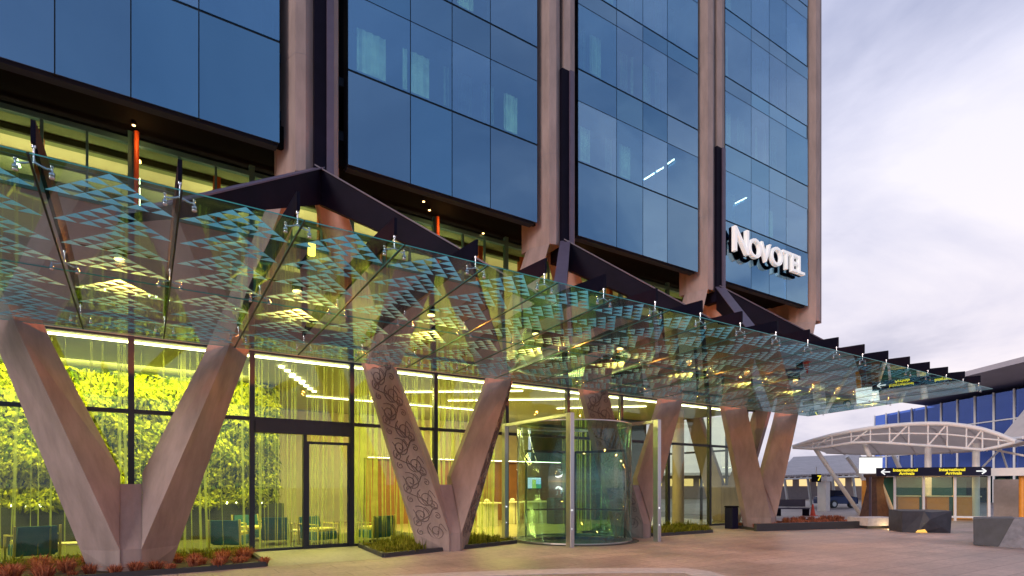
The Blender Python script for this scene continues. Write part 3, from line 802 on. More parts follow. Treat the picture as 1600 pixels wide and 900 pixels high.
# string curtains behind the glass
for k in range(2, 9):
    a, c = mull[k] + .1, mull[k + 1] - .1
    if k in (7,): continue
    m = MB(); rnd = random.Random(k)
    for i in range({4: 30, 5: 44, 6: 44, 8: 26}.get(k, 12)):
        x = rnd.uniform(a, c); w = rnd.choice((.008, .012, .02, .03)); y = YG + .45 + rnd.random() * .12
        sway = rnd.uniform(-.12, .12)
        pts = [(x, 5.4), (x + sway * .1, 3.8), (x + sway * .5, 1.8), (x + sway, .04)]
        for (x0, z0), (x1, z1) in zip(pts[:-1], pts[1:]): m.quad((x0 - w, y, z0), (x0 + w, y, z0), (x1 + w, y, z1), (x1 - w, y, z1))
    nm = {2: 'left of the plain V column', 3: 'right of the plain V column', 4: 'behind the side door', 5: 'left of the carved V column', 6: 'right of the carved V column', 8: 'right of the revolving door'}[k]
    tag(m.build('string_curtain', M['strand'], fixn=False), 'loose string curtain hanging behind the lobby glass ' + nm, 'curtain', 'string curtains behind the lobby glass')

# lobby lights
def strip(name, p, q, w, h, label, cat, m=M['led'], group=None):
    b_ = MB().bar(p, q, w, h); o = b_.build(name, m); tag(o, label, cat, group); return o
strip('cove_strip_light', (-8, YG + .32, 5.44), (24.5, YG + .32, 5.44), .08, .04, 'long continuous bright light strip along the lobby ceiling edge', 'strip light')
for (p, q, lb) in (((8.5, 21, 5.47), (12.3, 18.2, 5.47), 'diagonal ceiling light line right of the carved V column'), ((5.6, 24, 5.47), (14.5, 24, 5.47), 'deep ceiling light line across the back of the lobby'), ((11.0, 22.0, 5.47), (15.4, 18.6, 5.47), 'diagonal ceiling light line above the revolving door'), ((16.4, 21.4, 5.47), (19.4, 18.6, 5.47), 'short diagonal ceiling light line past the revolving door')):
    strip('ceiling_light_line', p, q, .05, .03, lb, 'ceiling light', group='ceiling light lines in the lobby')
rw = 0
for (sx, sy, n, lb) in ((4.2, 20.0, 6, 'row of small bright ceiling spots left of the carved V column'), (3.6, 18.6, 5, 'row of small ceiling spots over the side door')):
    m = MB()
    for i in range(n): m.lathe((sx + i * .28, sy + i * .55, 5.46), [(.09, 0), (.09, .04)], 12)
    t = tag(m.build('ceiling_spot_row', M['led']), lb, 'ceiling light', 'rows of ceiling spots')
YEL = (1.0, .92, .24)
for (x, y, e) in ((-4.5, 19.3, 240), (1.5, 19.3, 280), (7, 20.2, 520), (12.5, 21, 520), (18, 19.6, 190)):
    light('lobby_area_light', 'AREA', (x, y, 5.35), e, YEL, 3.0, 2.5)
light('living_wall_wash', 'AREA', (-1.5, 20.7, 5.4), 740, (1.0, .98, .28), 9.0, .3, (R(30), 0, 0))
light('timber_wall_wash', 'AREA', (13.0, 24.6, 5.3), 130, (1.0, .70, .25), 8.0, .4, (R(35), 0, 0))
# clerestory lights
for (x, e) in ((-2.5, 85), (3.0, 85), (8.0, 85), (13.5, 50), (21, 50)):
    light('clerestory_area_light', 'AREA', (x, 18.2, 8.75), e, (1.0, .82, .46), 4.0, .4, (R(145), 0, 0))
for (a, b_, c_, d_, Y, lb) in ((0, 178, 30, 262, 19.5, 'diagonal fluorescent tube in the clerestory at the far left'), (391, 264, 381, 292, 18.6, 'short bright tube in the clerestory beside the first tower column'), (216, 278, 216, 345, 18.0, 'vertical bright tube in the clerestory by the orange post'), (711, 372, 694, 386, 18.6, 'short bright tube in the clerestory right of the dark brace')):
    p, q = onY(a, b_, Y), onY(c_, d_, Y + .3)
    tag(MB().tube(p, q, .045, 8).build('tube_light', M['led']), lb, 'strip light', 'bright tubes in the clerestory')
for (px, py, Y, lb) in ((209, 165, 16.4, 'small soffit spotlight above the first orange post'), (671, 306, 16.4, 'small soffit spotlight above the second orange post'), (662, 318, 16.0, 'small soffit spotlight left of the second orange post'), (755, 388, 16.9, 'soffit spotlight right of the second orange post')):
    p = onY(px, py, Y); z = 10.5
    t = thing('soffit_spot', (p.x, Y, z), lb, 'lamp', 'small spotlights under the tower')
    MB().lathe((p.x, Y, z - .04), [(.04, 0), (.06, .03), (.06, .05)], 12).build('housing', M['steel_dark'], t)
    MB().lathe((p.x, Y, z - .055), [(.035, 0), (.035, .014)], 12).build('lens', M['lamp_face'], t)
wlp = onY(487, 390, 15.5)
t = thing('wall_lamp', wlp, 'small amber wall lamp glowing behind the canopy glass', 'lamp')
MB().lathe((wlp.x, wlp.y, wlp.z - .15), [(.09, 0), (.10, .02), (.10, .28), (.09, .30)], 14).build('shade', M['lampshade'], t)
MB().box(wlp.x - .03, wlp.x + .03, wlp.y + .101, wlp.y + 1.5, wlp.z - .03, wlp.z + .03).build('bracket', M['steel_dark'], t)

# tower rooms: curtains and tubes
rowz = [(12.4, 14.28), (15.4, 17.44), (18.1, 20.14), (20.8, 22.84)]
rown = ['lowest window row', 'second window row', 'third window row', 'fourth window row']
bayl = ['left glass bay', 'glass bay right of the first column', 'glass bay left of the letters', 'glass bay above the letters']
spec = {1: [(0, 0.45, 1.25), (0, 1.75, 2.55), (0, 3.5, 3.95), (1, 2.1, 2.6), (1, 3.4, 4.0)], 2: [(0, .6, 1.1), (0, 1.8, 2.1), (1, .5, .9), (1, 3.05, 3.5), (1, 3.65, 4.05), (0, 3.3, 3.6), (2, 1.3, 2.2)],
        3: [(0, .5, .9), (1, .4, 1.3), (1, 3.0, 3.6), (2, .5, 1.1), (2, 3.1, 3.5), (3, .3, 1.3), (3, 3.2, 3.7)]}
rc = random.Random(21)
for bi in (1, 2, 3):
    for row in range({1: 2, 2: 3, 3: 4}[bi]):
        have = [(a, c) for (q, a, c) in spec[bi] if q == row]
        for x in (.12, 1.1, 1.75, 2.5, 3.0, 3.75, 4.3, 5.1):
            wd_ = rc.uniform(.25, .55)
            if rc.random() < .6 and all(x + wd_ < a - .05 or x > c + .05 for a, c in have): spec[bi].append((row, x, min(5.7, x + wd_))); have.append((x, x + wd_))
LIT = {(1, 0, 0), (1, 0, 1), (1, 1, 3), (2, 1, 3), (2, 1, 4), (3, 3, 5), (3, 0, 2), (2, 0, 1), (2, 6, 6), (3, 1, 1)}
ordn = ['first', 'second', 'third', 'fourth', 'fifth', 'sixth', 'seventh', 'eighth', 'ninth', 'tenth']
for bi, L in spec.items():
    cnt = {}
    L = sorted(L, key=lambda q: (q[0], q[1])); big = sorted(range(len(L)), key=lambda i: L[i][1] - L[i][2])[:5]
    for i, (r, a, c) in enumerate(L):
        x0 = CX[bi] + .82; z0, z1 = rowz[r]
        if r == 0: z1 = 14.1
        m = MB(); n = 12
        top = []; A = [(x0 + a + (c - a) * k / n, YT + .72 + .03 * math.sin(k * 1.9)) for k in range(n + 1)]
        for k in range(n): m.quad((*A[k], z0), (*A[k + 1], z0), (*A[k + 1], z1), (*A[k], z1))
        cnt[r] = cnt.get(r, 0) + 1
        tag(m.build('room_curtain', M['curtain'], fixn=False), f'{ordn[cnt[r] - 1]} pale curtain in the {rown[r]}, {bayl[bi]}', 'curtain', 'pale curtains in the tower windows')
        if i in big:
            light('curtain_fill_light', 'AREA', (x0 + (a + c) / 2, YT + .30, (z0 + z1) / 2), (10 if bi == 1 else 5), (.95, 1.0, .66), c - a, z1 - z0, (R(90), 0, 0))  # unseen panel just behind the glass, added to brighten the widest curtains
for (a, b_, c_, d_, lb) in ((1007, 280, 1022, 271, 'lowest of three white ceiling tubes behind the tower glass'), (1026, 268, 1038, 261, 'middle one of three white ceiling tubes behind the tower glass'), (1043, 256, 1053, 249, 'topmost of three white ceiling tubes behind the tower glass'), (1143, 321, 1150, 317, 'left white tube behind the glass above the letters'), (1152, 316, 1166, 309, 'second white tube behind the glass above the letters')):
    tag(MB().tube(onY(a, b_, 15.4), onY(c_, d_, 15.4), .03, 6).build('tube_light', M['led_white']), lb, 'strip light', 'white tubes in the tower rooms')

# ================================================================ PLANTED BEDS
def bed(name, poly, label, soil=True):
    t = thing(name, (sum(p[0] for p in poly) / len(poly), sum(p[1] for p in poly) / len(poly), 0), label, 'planted bed', 'planted beds along the hotel front')
    MB().prism(poly, .0, .05).build('soil', M['soil'], t)
    e = MB(); n = len(poly)
    for i in range(n):
        a, b_ = Vector((*poly[i], .055)), Vector((*poly[(i + 1) % n], .055))
        if a.y > YG - .3 and b_.y > YG - .3: continue
        e.bar(a, b_, .10, .11)
    e.build('kerb_edging', M['edge_dark'], t)
    return t
def P2(px, py): g = G(px, py); return (g.x, g.y)
inner = YG - .12
def clampy(p): return (p[0], min(p[1], inner))
c1, c2, c3 = P2(388, 866), P2(415, 885), P2(262, 897)
dirx = (c3[0] - c2[0], c3[1] - c2[1]); c4 = (c3[0] + dirx[0] * 2.2, c3[1] + dirx[1] * 2.2)
bed1 = [clampy(c1), c2, c4, (c4[0], inner)]
bed('planted_bed', bed1, 'bed of red tussocks round the foot of the plain V column')
d1, d2, d3 = P2(562, 855), P2(600, 871), P2(806, 849)
bed2 = [clampy(d1), d2, d3, (d3[0], inner)]
bed('planted_bed', bed2, 'bed of green grass round the foot of the carved V column')
e1, e2, e3 = P2(1030, 838), P2(1112, 832), P2(1085, 824)
bed3 = [(14.35, 15.2), e1, e2, clampy(e3), (14.6, inner)]
bed('planted_bed', bed3, 'small bed of green grass right of the revolving door')
f1, f2, f3, f4 = P2(1145, 824), P2(1180, 829), P2(1342, 822), P2(1300, 811)
bed4 = [f1, f2, f3, f4, (26.5, 17.2), (22.0, 16.6)]
bed4 = [f1, f2, f3, f4]
bed('planted_bed', bed4, 'bed of red tussocks at the foot of the last V column')

def inside(p, poly):
    r = False; n = len(poly)
    for i in range(n):
        (x1, y1), (x2, y2) = poly[i], poly[(i + 1) % n]
        if (y1 > p[1]) != (y2 > p[1]) and p[0] < (x2 - x1) * (p[1] - y1) / (y2 - y1) + x1: r = not r
    return r
def near_v(p):
    return any(abs(p[0] - x) < .85 and 14.1 < p[1] < 15.4 for x in VX)
def blades(mb, x, y, z, n, h, spread, rnd, w=.012):
    for _ in range(n):
        a = rnd.uniform(0, 6.28); r = rnd.random() ** .5 * spread * .35; L = h * rnd.uniform(.6, 1.15); ln = rnd.uniform(.15, 1.0) * spread
        bx, by = x + r * math.cos(a), y + r * math.sin(a); tx, ty = math.cos(a + rnd.uniform(-.5, .5)), math.sin(a)
        px_, py_ = -ty * w, tx * w
        m1 = (bx + tx * ln * .4, by + ty * ln * .4, z + L * .75); e_ = (bx + tx * ln, by + ty * ln, z + L * (1 if ln < .5 * spread else .7))
        mb.add([(bx - px_, by - py_, z), (bx + px_, by + py_, z), (m1[0] + px_ * .8, m1[1] + py_ * .8, m1[2]), (m1[0] - px_ * .8, m1[1] - py_ * .8, m1[2]), e_], [(0, 1, 2, 3), (3, 2, 4)])
for poly, nm, dens in ((bed2, 'bed_grass', 130), (bed3, 'bed_grass', 110)):
    m = MB(); rnd = random.Random(8); xs_ = [p[0] for p in poly]; ys_ = [p[1] for p in poly]
    A = (max(xs_) - min(xs_)) * (max(ys_) - min(ys_))
    for _ in range(int(A * dens)):
        p = (rnd.uniform(min(xs_), max(xs_)), rnd.uniform(min(ys_), max(ys_)))
        if inside(p, poly) and not near_v(p): blades(m, p[0], p[1], .05, 7, rnd.uniform(.07, .24) * (1.0 + .9 * math.sin(p[0] * 3.1) * math.sin(p[1] * 4.3) ** 2), .18, rnd)
    o = m.build(nm, M['grass'], fixn=False)
    tag(o, 'short green grass filling the bed ' + ('by the carved V column' if poly is bed2 else 'right of the revolving door'), 'grass', kind='stuff')
# red tussocks: a few source clumps copied
protos = []
for s in range(4):
    m = MB(); rnd = random.Random(30 + s); blades(m, 0, 0, 0, 150, .27, .30, rnd, .011)
    protos.append(m)
pm = [None] * 4
def tussock(x, y, sc, rz, lb, grp):
    s = random.randrange(4)
    if pm[s] is None: pm[s] = protos[s].build('red_tussock', M['red'], fixn=False); o = pm[s]
    else: o = pm[s].copy(); COL.objects.link(o)
    o.location = (x, y, .05); o.scale = (sc, sc, sc); o.rotation_euler = (0, 0, rz); tag(o, lb, 'plant', grp)
rnd = random.Random(77)
def scatter(poly, n, lb, grp, mind, cond):
    xs_ = [p[0] for p in poly]; ys_ = [p[1] for p in poly]; put = []
    for _ in range(8000):
        if len(put) >= n: break
        p = (rnd.uniform(min(xs_), max(xs_)), rnd.uniform(min(ys_), max(ys_)))
        if inside(p, poly) and not near_v(p) and cond(p) and all((p[0] - q[0]) ** 2 + (p[1] - q[1]) ** 2 > mind ** 2 for q in put):
            put.append(p); tussock(p[0], p[1], rnd.uniform(.42, 1.12), rnd.uniform(0, 6.28), lb, grp)
scatter([(x, y) for x, y in bed1], 46, 'feathery red tussock in the bed round the plain V column', 'red tussocks round the plain V column', .36, lambda p: p[0] > -4.5 and p[1] < 15.6)
scatter(bed4, 60, 'feathery red tussock in the bed at the last V column', 'red tussocks by the last V column', .36, lambda p: True)
# some green clumps at the back of the first bed
m = MB()
for _ in range(260):
    p = (rnd.uniform(-4, 2.4), rnd.uniform(15.5, 16.8))
    if inside(p, bed1) and not near_v(p): blades(m, p[0], p[1], .05, 9, .22, .2, rnd)
tag(m.build('bed_grass', M['grass'], fixn=False), 'low green grass along the glass behind the plain V column', 'grass', kind='stuff')

# ================================================================ RIGHT-HAND FORECOURT
# bin beside the last V column
p = P2(1143, 826)
t = thing('litter_bin', (*p, 0), 'slim black litter bin left of the last V column', 'bin')
MB().bbox(p[0] - .2, p[0] + .2, p[1] - .2, p[1] + .2, 0, .9, .02).build('bin_body', M['navy'], t)
MB().bbox(p[0] - .22, p[0] + .22, p[1] - .22, p[1] + .22, .905, .97, .02).build('bin_lid', M['steel_dark'], t)

def frame_at(px, d):                    # ground point seen in column px at distance d
    v = at(px, HOR, d); v.z = 0; return v
# arched white shelter
sA, sB = frame_at(1238, 36.0), frame_at(1590, 28.0)
axis = (sB - sA); Ls = axis.length; ax_ = axis.normalized(); back = Vector((-ax_.y, ax_.x, 0))
if back.dot(Vector((FX, FY, 0))) < 0: back = -back
def prof(px_list):
    out = []
    for px, py in px_list:
        # intersect the viewing column with the shelter's front line
        lo, hi = 0.0, 1.0
        for _ in range(40):
            mid = (lo + hi) / 2; q = sA + axis * mid
            d = FX * q.x + FY * q.y; u = FY * q.x - FX * q.y
            if 800 + F * u / d < px: lo = mid
            else: hi = mid
        q = sA + axis * lo; d = FX * q.x + FY * q.y
        out.append(Vector((q.x, q.y, H + (HOR - py) / F * d)))
    return out
topc = prof([(1239, 698), (1270, 688), (1300, 680), (1330, 674), (1360, 669), (1390, 665.5), (1420, 663), (1450, 662), (1480, 662.5), (1510, 666), (1535, 671), (1560, 679), (1586, 690)])
botc = prof([(1239, 699.5), (1270, 701), (1300, 697), (1330, 692), (1360, 691), (1390, 692.5), (1420, 694.5), (1450, 696.5), (1480, 698.5), (1510, 701), (1535, 703), (1560, 698), (1586, 691)])
midc = [a.lerp(b_, .45) for a, b_ in zip(topc, botc)]
sh = thing('arched_shelter', sA.lerp(sB, .5), 'white arched bus shelter roof with lattice truss on slanted white legs', 'shelter')
DP = 5.5
mem = MB()
def memz(i, f): return topc[i].z - .07 - 1.45 * f ** 1.4 * min(1.0, (topc[i].z - topc[0].z) / 1.1 + .05) + .12 * math.sin(f * math.pi)
def memp(i, f): q = topc[i] + back * DP * f; return Vector((q.x, q.y, memz(i, f)))
for i in range(len(topc) - 1):
    for k in range(6):
        f0, f1 = k / 6, (k + 1) / 6
        q = [memp(i, f0), memp(i + 1, f0), memp(i + 1, f1), memp(i, f1)]
        mem.quad(*q); mem.quad(*[Vector((a.x, a.y, a.z - .04)) for a in reversed(q)])
mem.build('roof_membrane', M['membrane'], sh, fixn=False)
tr = MB()
tr.path(topc, .12, 8); tr.path(botc, .085, 8); tr.path(midc, .05, 6)
for i in range(1, len(topc) - 1):
    tr.tube(topc[i], botc[i], .045, 6)
    if i < len(topc) - 2 and i % 2: tr.tube(botc[i], topc[i + 1], .05, 6)
tr.build('truss', M['white_steel'], sh)
m = MB(); m.path([memp(i, 1) for i in range(len(topc))], .09, 8); m.build('rear_edge_tube', M['white_steel'], sh)
for i in range(1, len(topc) - 1, 2):
    MB().path([memp(i, f / 4) - Vector((0, 0, .1)) for f in range(5)], .05, 6).build('purlin', M['white_steel'], sh)
for (a, b_) in (((1274, 701, 35.4), (1345, 806, 35.8)), ((1349, 690, 33.6), (1398, 808, 34.0))):
    p, q = at(*a), at(*b_); q.z = 0
    MB().tube(p, q, .14, 10, r2=.12).build('leg', M['white_steel'], sh)
    MB().tube(p + back * DP - Vector((0, 0, .3)), q + back * DP, .14, 10, r2=.12).build('leg', M['white_steel'], sh)
for px in (1450, 1525):
    p = frame_at(px, 32.2 if px < 1500 else 30.6); MB().tube((p.x, p.y, 0), (p.x, p.y, 4.1), .17, 12).build('leg', M['white_steel'], sh)

# glazed waiting room below with the direction sign
wA, wB = frame_at(1398, 31.0), frame_at(1545, 29.4)
wd = (wB - wA).normalized(); wbk = Vector((-wd.y, wd.x, 0))
if wbk.dot(Vector((FX, FY, 0))) < 0: wbk = -wbk
wr = thing('waiting_room', wA.lerp(wB, .5), 'glass waiting room with white posts and orange counters under the arched shelter', 'waiting room')
LW = (wB - wA).length
for px in (1398, 1443, 1492, 1545):
    d = 31.0 + (29.4 - 31.0) * (px - 1398) / 147; p = frame_at(px, d)
    MB().bar((p.x, p.y, 0), (p.x, p.y, 2.34), .11, .11, up=tuple(wbk)).build('post', M['white_steel'], wr)
for f0, f1 in ((.02, .30), (.32, .62), (.65, .98)):
    a, b_ = wA + axis * 0 + (wB - wA) * f0, wA + (wB - wA) * f1
    MB().loft([[a + Vector((0, 0, z)), b_ + Vector((0, 0, z)), b_ + wbk * .015 + Vector((0, 0, z)), a + wbk * .015 + Vector((0, 0, z))] for z in (.25, 2.3)]).build('glass_pane', M['shelter_glass'], wr)
bm_ = MB(); bm_.bar(wA + Vector((0, 0, .2)), wB + Vector((0, 0, .2)), .08, .10); 
bm_.build('base_rail', M['white_steel'], wr)
bwl = MB(); bwl.bar(wA + wbk * 3.4 + Vector((0, 0, 1.2)), wB + wbk * 3.4 + Vector((0, 0, 1.2)), .05, 2.3); bwl.build('rear_screen', M['terminal_teal'], wr)
rf = MB(); rf.bar(wA + wbk * 1.8 + Vector((0, 0, 2.40)), wB + wbk * 1.8 + Vector((0, 0, 2.40)), 3.4, .10); rf.build('roof', M['white_steel'], wr)
for k, (f, lb) in enumerate(((.22, 'orange counter at the left of the glass waiting room'), (.55, 'orange counter in the middle of the glass waiting room'), (.88, 'orange counter at the right of the glass waiting room'))):
    p = wA + (wB - wA) * f + wbk * 1.6
    t = thing('ticket_counter', p, lb, 'counter', 'orange counters in the waiting room')
    c_ = MB(); c_.bar(p - wd * .5 + Vector((0, 0, .62)), p + wd * .5 + Vector((0, 0, .62)), .6, 1.2); c_.build('counter_body', M['kiosk'], t)
    c_ = MB(); c_.bar(p - wd * .58 + Vector((0, 0, 1.26)), p + wd * .58 + Vector((0, 0, 1.26)), .7, .06); c_.build('counter_top', M['desk_top'], t)
pl = wA.lerp(wB, .5) + wbk * 1.6; light('waiting_room_light', 'AREA', (pl.x, pl.y, 2.3), 70, (1, .60, .22), 3.5, 2.0)
# sign beam
bA, bB = frame_at(1369, 31.0), frame_at(1547.5, 28.9); bdir = (bB - bA).normalized(); bout = Vector((bdir.y, -bdir.x, 0))
if bout.dot(Vector((FX, FY, 0))) > 0: bout = -bout
bs = thing('direction_sign', bA.lerp(bB, .5) + Vector((0, 0, 2.4)), 'long navy sign beam with yellow lettering and white arrows at both ends', 'sign')
Z0, Z1 = 2.36, 2.80; Lb = (bB - bA).length
MB().bar(bA + Vector((0, 0, (Z0 + Z1) / 2)), bB + Vector((0, 0, (Z0 + Z1) / 2)), .22, Z1 - Z0).build('board', M['navy'], bs)
def signpt(s_, z, o=.118): return bA + bdir * s_ + bout * o + Vector((0, 0, z))
for (s0, l1, l2) in ((.75, 'International', 'Arrivals'), (Lb - 2.15, 'International', 'Arrivals')):
    tx_ = MB(); text_mesh(tx_, l1, .215, lambda a, b_, c_, s0=s0: signpt(s0 + a, Z0 + .24 + b_, .116 + c_), .008, .008)
    text_mesh(tx_, l2, .215, lambda a, b_, c_, s0=s0: signpt(s0 + .28 + a, Z0 + .055 + b_, .116 + c_), .008, .008)
    tx_.build('lettering', M['yellow'], bs)
ar = MB()
for (s0, dr) in ((.22, 1), (Lb - .20, -1)):
    c_ = Z0 + .22
    ar.bar(signpt(s0 + dr * .08, c_), signpt(s0 + dr * .40, c_), .012, .06)
    for sg_ in (-1, 1): ar.bar(signpt(s0, c_), signpt(s0 + dr * .17, c_ + sg_ * .14), .012, .06)
ar.build('arrow', M['white_mark'], bs)
# white box panel above the left end
p0 = frame_at(1361, 31.6)
t = thing('light_box', p0 + Vector((0, 0, 2.8)), 'blank white lit box panel above the left end of the navy sign', 'sign')
MB().bar(at(1343, 727, 31.6), at(1378, 727, 31.2), .2, .88).build('panel', M['white_panel'], t)
MB().bar(at(1343, 714.4, 31.6), at(1378, 714.4, 31.2), .24, .05).build('cap', M['steel_dark'], t)
MB().bar(at(1360, 745, 31.4), at(1360, 812, 31.4), .1, .1, up=(1, 0, 0)).build('stem', M['steel_edge'], t)
# rusted tapered pillar
p = frame_at(1367, 32.5)
t = thing('rusted_pillar', p, 'rust brown tapered pillar left of the glass waiting room', 'sculpture')
MB().loft([[(p.x + a * w_, p.y + b_ * w_, z) for a, b_ in ((-1, -.7), (.8, -1), (1, .7), (-.8, 1))] for z, w_ in ((0, .62), (.9, .46), (1.8, .32), (2.3, .36))]).build('shaft', M['bronze'], t)
MB().loft([[(p.x + a * w_, p.y + b_ * w_, z) for a, b_ in ((-1, -1), (1, -1), (1, 1), (-1, 1))] for z, w_ in ((2.305, .40), (2.5, .42))]).build('cap', M['bronze'], t)
# lit low bench and dark stone blocks
def world_box(mb, A_, B_, w, z0, z1, mi=0):
    mb.bar(Vector(A_) + Vector((0, 0, (z0 + z1) / 2)), Vector(B_) + Vector((0, 0, (z0 + z1) / 2)), w, z1 - z0, mi)
g0, g1 = G(1340, 825), G(1392, 824)
t = thing('stone_bench', (g0 + g1) / 2, 'low pale stone bench with warm light under its edge', 'bench')
m = MB(); world_box(m, g0, g1, 1.1, .12, .46); m.build('seat', M['kerb'], t)
m = MB(); world_box(m, g0.lerp(g1, .06), g0.lerp(g1, .94), .8, 0, .118); m.build('plinth', M['edge_dark'], t)
pl = (g0 + g1) / 2; light('bench_light', 'POINT', (pl.x - .35, pl.y - .75, .10), 6, (1, .7, .3), .05)
# block 1
g0, g1 = G(1411, 832), G(1487, 833); bd = (g1 - g0).normalized(); bo = Vector((-bd.y, bd.x, 0)); bo = bo if bo.dot(Vector((FX, FY, 0))) > 0 else -bo
W_ = (g1 - g0).length
t = thing('basalt_block', (g0 + g1) / 2, 'dark faceted stone block with a diagonal fold before the waiting room', 'stone block')
def bp(f, o, z): return g0 + bd * (W_ * f) + bo * o + Vector((0, 0, z))
m = MB()
m.add([bp(.0, .08, .0), bp(.30, .0, .0), bp(.62, .12, .0), bp(1, .08, .0), bp(1, 1.2, 0), bp(0, 1.2, 0), bp(-.02, -.02, .84), bp(.42, -.06, .84), bp(.60, .02, .80), bp(1.01, .0, .86), bp(1.0, 1.2, .86), bp(0, 1.2, .86), bp(.52, -.12, .52), bp(.80, -.02, .22)],
      [(0, 1, 7, 6), (1, 2, 13, 12), (1, 12, 7), (7, 12, 8), (12, 13, 9, 8), (2, 3, 13), (13, 3, 9), (3, 4, 10, 9), (4, 5, 11, 10), (5, 0, 6, 11), (6, 7, 8), (6, 8, 9, 10, 11), (0, 5, 4, 3, 2, 1)])
m.build('stone', M['basalt'], t)
m = MB(); m.add([bp(.26, -.03, .01), bp(.50, -.03, .01), bp(.44, -.045, .14), bp(.30, -.035, .10), bp(.26, .0, .01), bp(.50, .0, .01), bp(.44, -.005, .14), bp(.30, .0, .10)], [(0, 1, 2, 3), (7, 6, 5, 4), (0, 4, 5, 1), (1, 5, 6, 2), (2, 6, 7, 3), (3, 7, 4, 0)]); m.build('glow_slot', emit('amber_slot', (1, .55, .12), 1.1), t)
# block 2
g0, g1 = G(1521, 852), G(1640, 858); bd = (g1 - g0).normalized(); bo = Vector((-bd.y, bd.x, 0)); bo = bo if bo.dot(Vector((FX, FY, 0))) > 0 else -bo
W_ = (g1 - g0).length
t = thing('basalt_block', (g0 + g1) / 2, 'dark stone block with a sloping split grey face at the right edge', 'stone block')
m = MB()
m.add([bp(0, 0, .02), bp(.34, -.02, .0), bp(.34, 1.3, 0), bp(0, 1.3, 0), bp(-.005, .0, .82), bp(.56, .0, .86), bp(.56, 1.3, .86), bp(0, 1.3, .82)], [(0, 1, 5, 4), (1, 2, 6, 5), (2, 3, 7, 6), (3, 0, 4, 7), (4, 5, 6, 7), (3, 2, 1, 0)])
m.build('stone', M['basalt'], t)
m = MB()
m.add([bp(.345, -.03, 0), bp(1.1, -.2, 0), bp(1.1, 1.2, 0), bp(.345, 1.2, 0), bp(.55, -.02, .84), bp(1.1, .1, .90), bp(1.1, 1.2, .88), bp(.55, 1.2, .84)], [(0, 1, 5, 4), (1, 2, 6, 5), (2, 3, 7, 6), (3, 0, 4, 7), (4, 5, 6, 7), (3, 2, 1, 0)])
m.build('split_face', M['basalt_pale'], t)

# grey wall and white beam right of the waiting room
a, b_ = frame_at(1554, 33), frame_at(1680, 30)
t = thing('shelter_wall', a, 'grey rendered wall under a white beam right of the waiting room', 'wall')
m = MB(); world_box(m, a, b_, .3, 0, 2.2); m.build('panel', M['grey_wall'], t)
m = MB(); a2, b2 = frame_at(1549, 29.6), frame_at(1680, 27.2); world_box(m, a2, b2, .3, 2.34, 2.74); m.build('beam', M['white_steel'], t)
m = MB(); p = frame_at(1597, 29); m.tube((p.x, p.y, 0), (p.x, p.y, 2.335), .13, 10); m.build('amber_painted_post', M['kiosk'], t)  # orange paint stands in for amber light on this post
# second fabric roof at the right edge
t = thing('peaked_fabric_roof', frame_at(1640, 30), 'pale peaked fabric roof at the right edge', 'shelter')
P = [at(1560, 688, 33), at(1600, 682, 30), at(1700, 676, 28), at(1720, 600, 34), at(1602, 638, 36)]
m = MB(); m.add([*P, *[q - Vector((0, 0, .08)) for q in P]], [(0, 1, 4), (1, 2, 3, 4), (5, 9, 6), (6, 9, 8, 7), (0, 5, 6, 1), (1, 6, 7, 2), (2, 7, 8, 3), (3, 8, 9, 4), (4, 9, 5, 0)]); m.build('membrane', M['membrane'], t)
m = MB(); m.tube(at(1556, 689, 33), at(1600, 684, 30), .09); m.tube(at(1600, 684, 30), at(1700, 679, 28), .09); m.tube(at(1545, 701, 32), at(1600, 712, 30.5), .06); m.tube(at(1560, 690, 33), at(1575, 735, 33), .05); m.tube(at(1575, 690, 33), at(1530, 735, 33), .05); m.build('edge_tube', M['white_steel'], t)
p = frame_at(1650, 30); MB().tube((p.x, p.y, 0), (p.x, p.y, 5.0), .15).build('mast', M['white_steel'], t)

# airport terminal behind
tR, tL = frame_at(1700, 52.0), frame_at(1367, 82.0); td = (tL - tR).normalized(); tout = Vector((-td.y, td.x, 0))
tout = tout if tout.dot(Vector((FX, FY, 0))) < 0 else -tout
term = thing('terminal_building', tR.lerp(tL, .5), 'blue glass terminal with a deep grey roof overhang behind the shelters', 'building')
LT = (tL - tR).length
def tp(s_, o, z): return tR + td * s_ + tout * o + Vector((0, 0, z))
m = MB(); m.loft([[tp(0, -1.5, z), tp(LT, -1.5, z), tp(LT, -30, z), tp(0, -30, z)] for z in (0, 11.9)]); m.build('hall', M['terminal_in'], term)
nb = 12
fr_ = MB()
for i in range(nb + 1): fr_.bar(tp(LT * i / nb, .05, 0), tp(LT * i / nb, .05, 12), .14, .14, up=tuple(tout))
for z in (3.2, 6.0, 8.9): fr_.bar(tp(0, .06, z), tp(LT, .06, z), .14, .12)
gfr = fr_.build('glass_front', M['bright_white'], term)
for i in range(nb):
    for z0, z1 in ((.1, 3.1), (3.3, 5.9), (6.1, 8.8), (9.0, 11.9)):
        a, b_ = LT * i / nb + .09, LT * (i + 1) / nb - .09
        MB().loft([[tp(a, 0, z), tp(b_, 0, z), tp(b_, -.03, z), tp(a, -.03, z)] for z in (z0, z1)]).build('glass_pane', M['blue_glass'] if z0 > 3.2 else M['teal_glass'], gfr)
tk = MB()
for i in range(1, nb, 2):
    for z in range(0, 11, 2):
        tk.tube(tp(LT * i / nb + .2, -.5, z), tp(LT * i / nb + 1.0, -.5, z + 1), .05, 5); tk.tube(tp(LT * i / nb + 1.0, -.5, z + 1), tp(LT * i / nb + .2, -.5, z + 2), .05, 5)
    tk.tube(tp(LT * i / nb + .2, -.5, 0), tp(LT * i / nb + .2, -.5, 12), .07, 5); tk.tube(tp(LT * i / nb + 1.0, -.5, 0), tp(LT * i / nb + 1.0, -.5, 12), .07, 5)
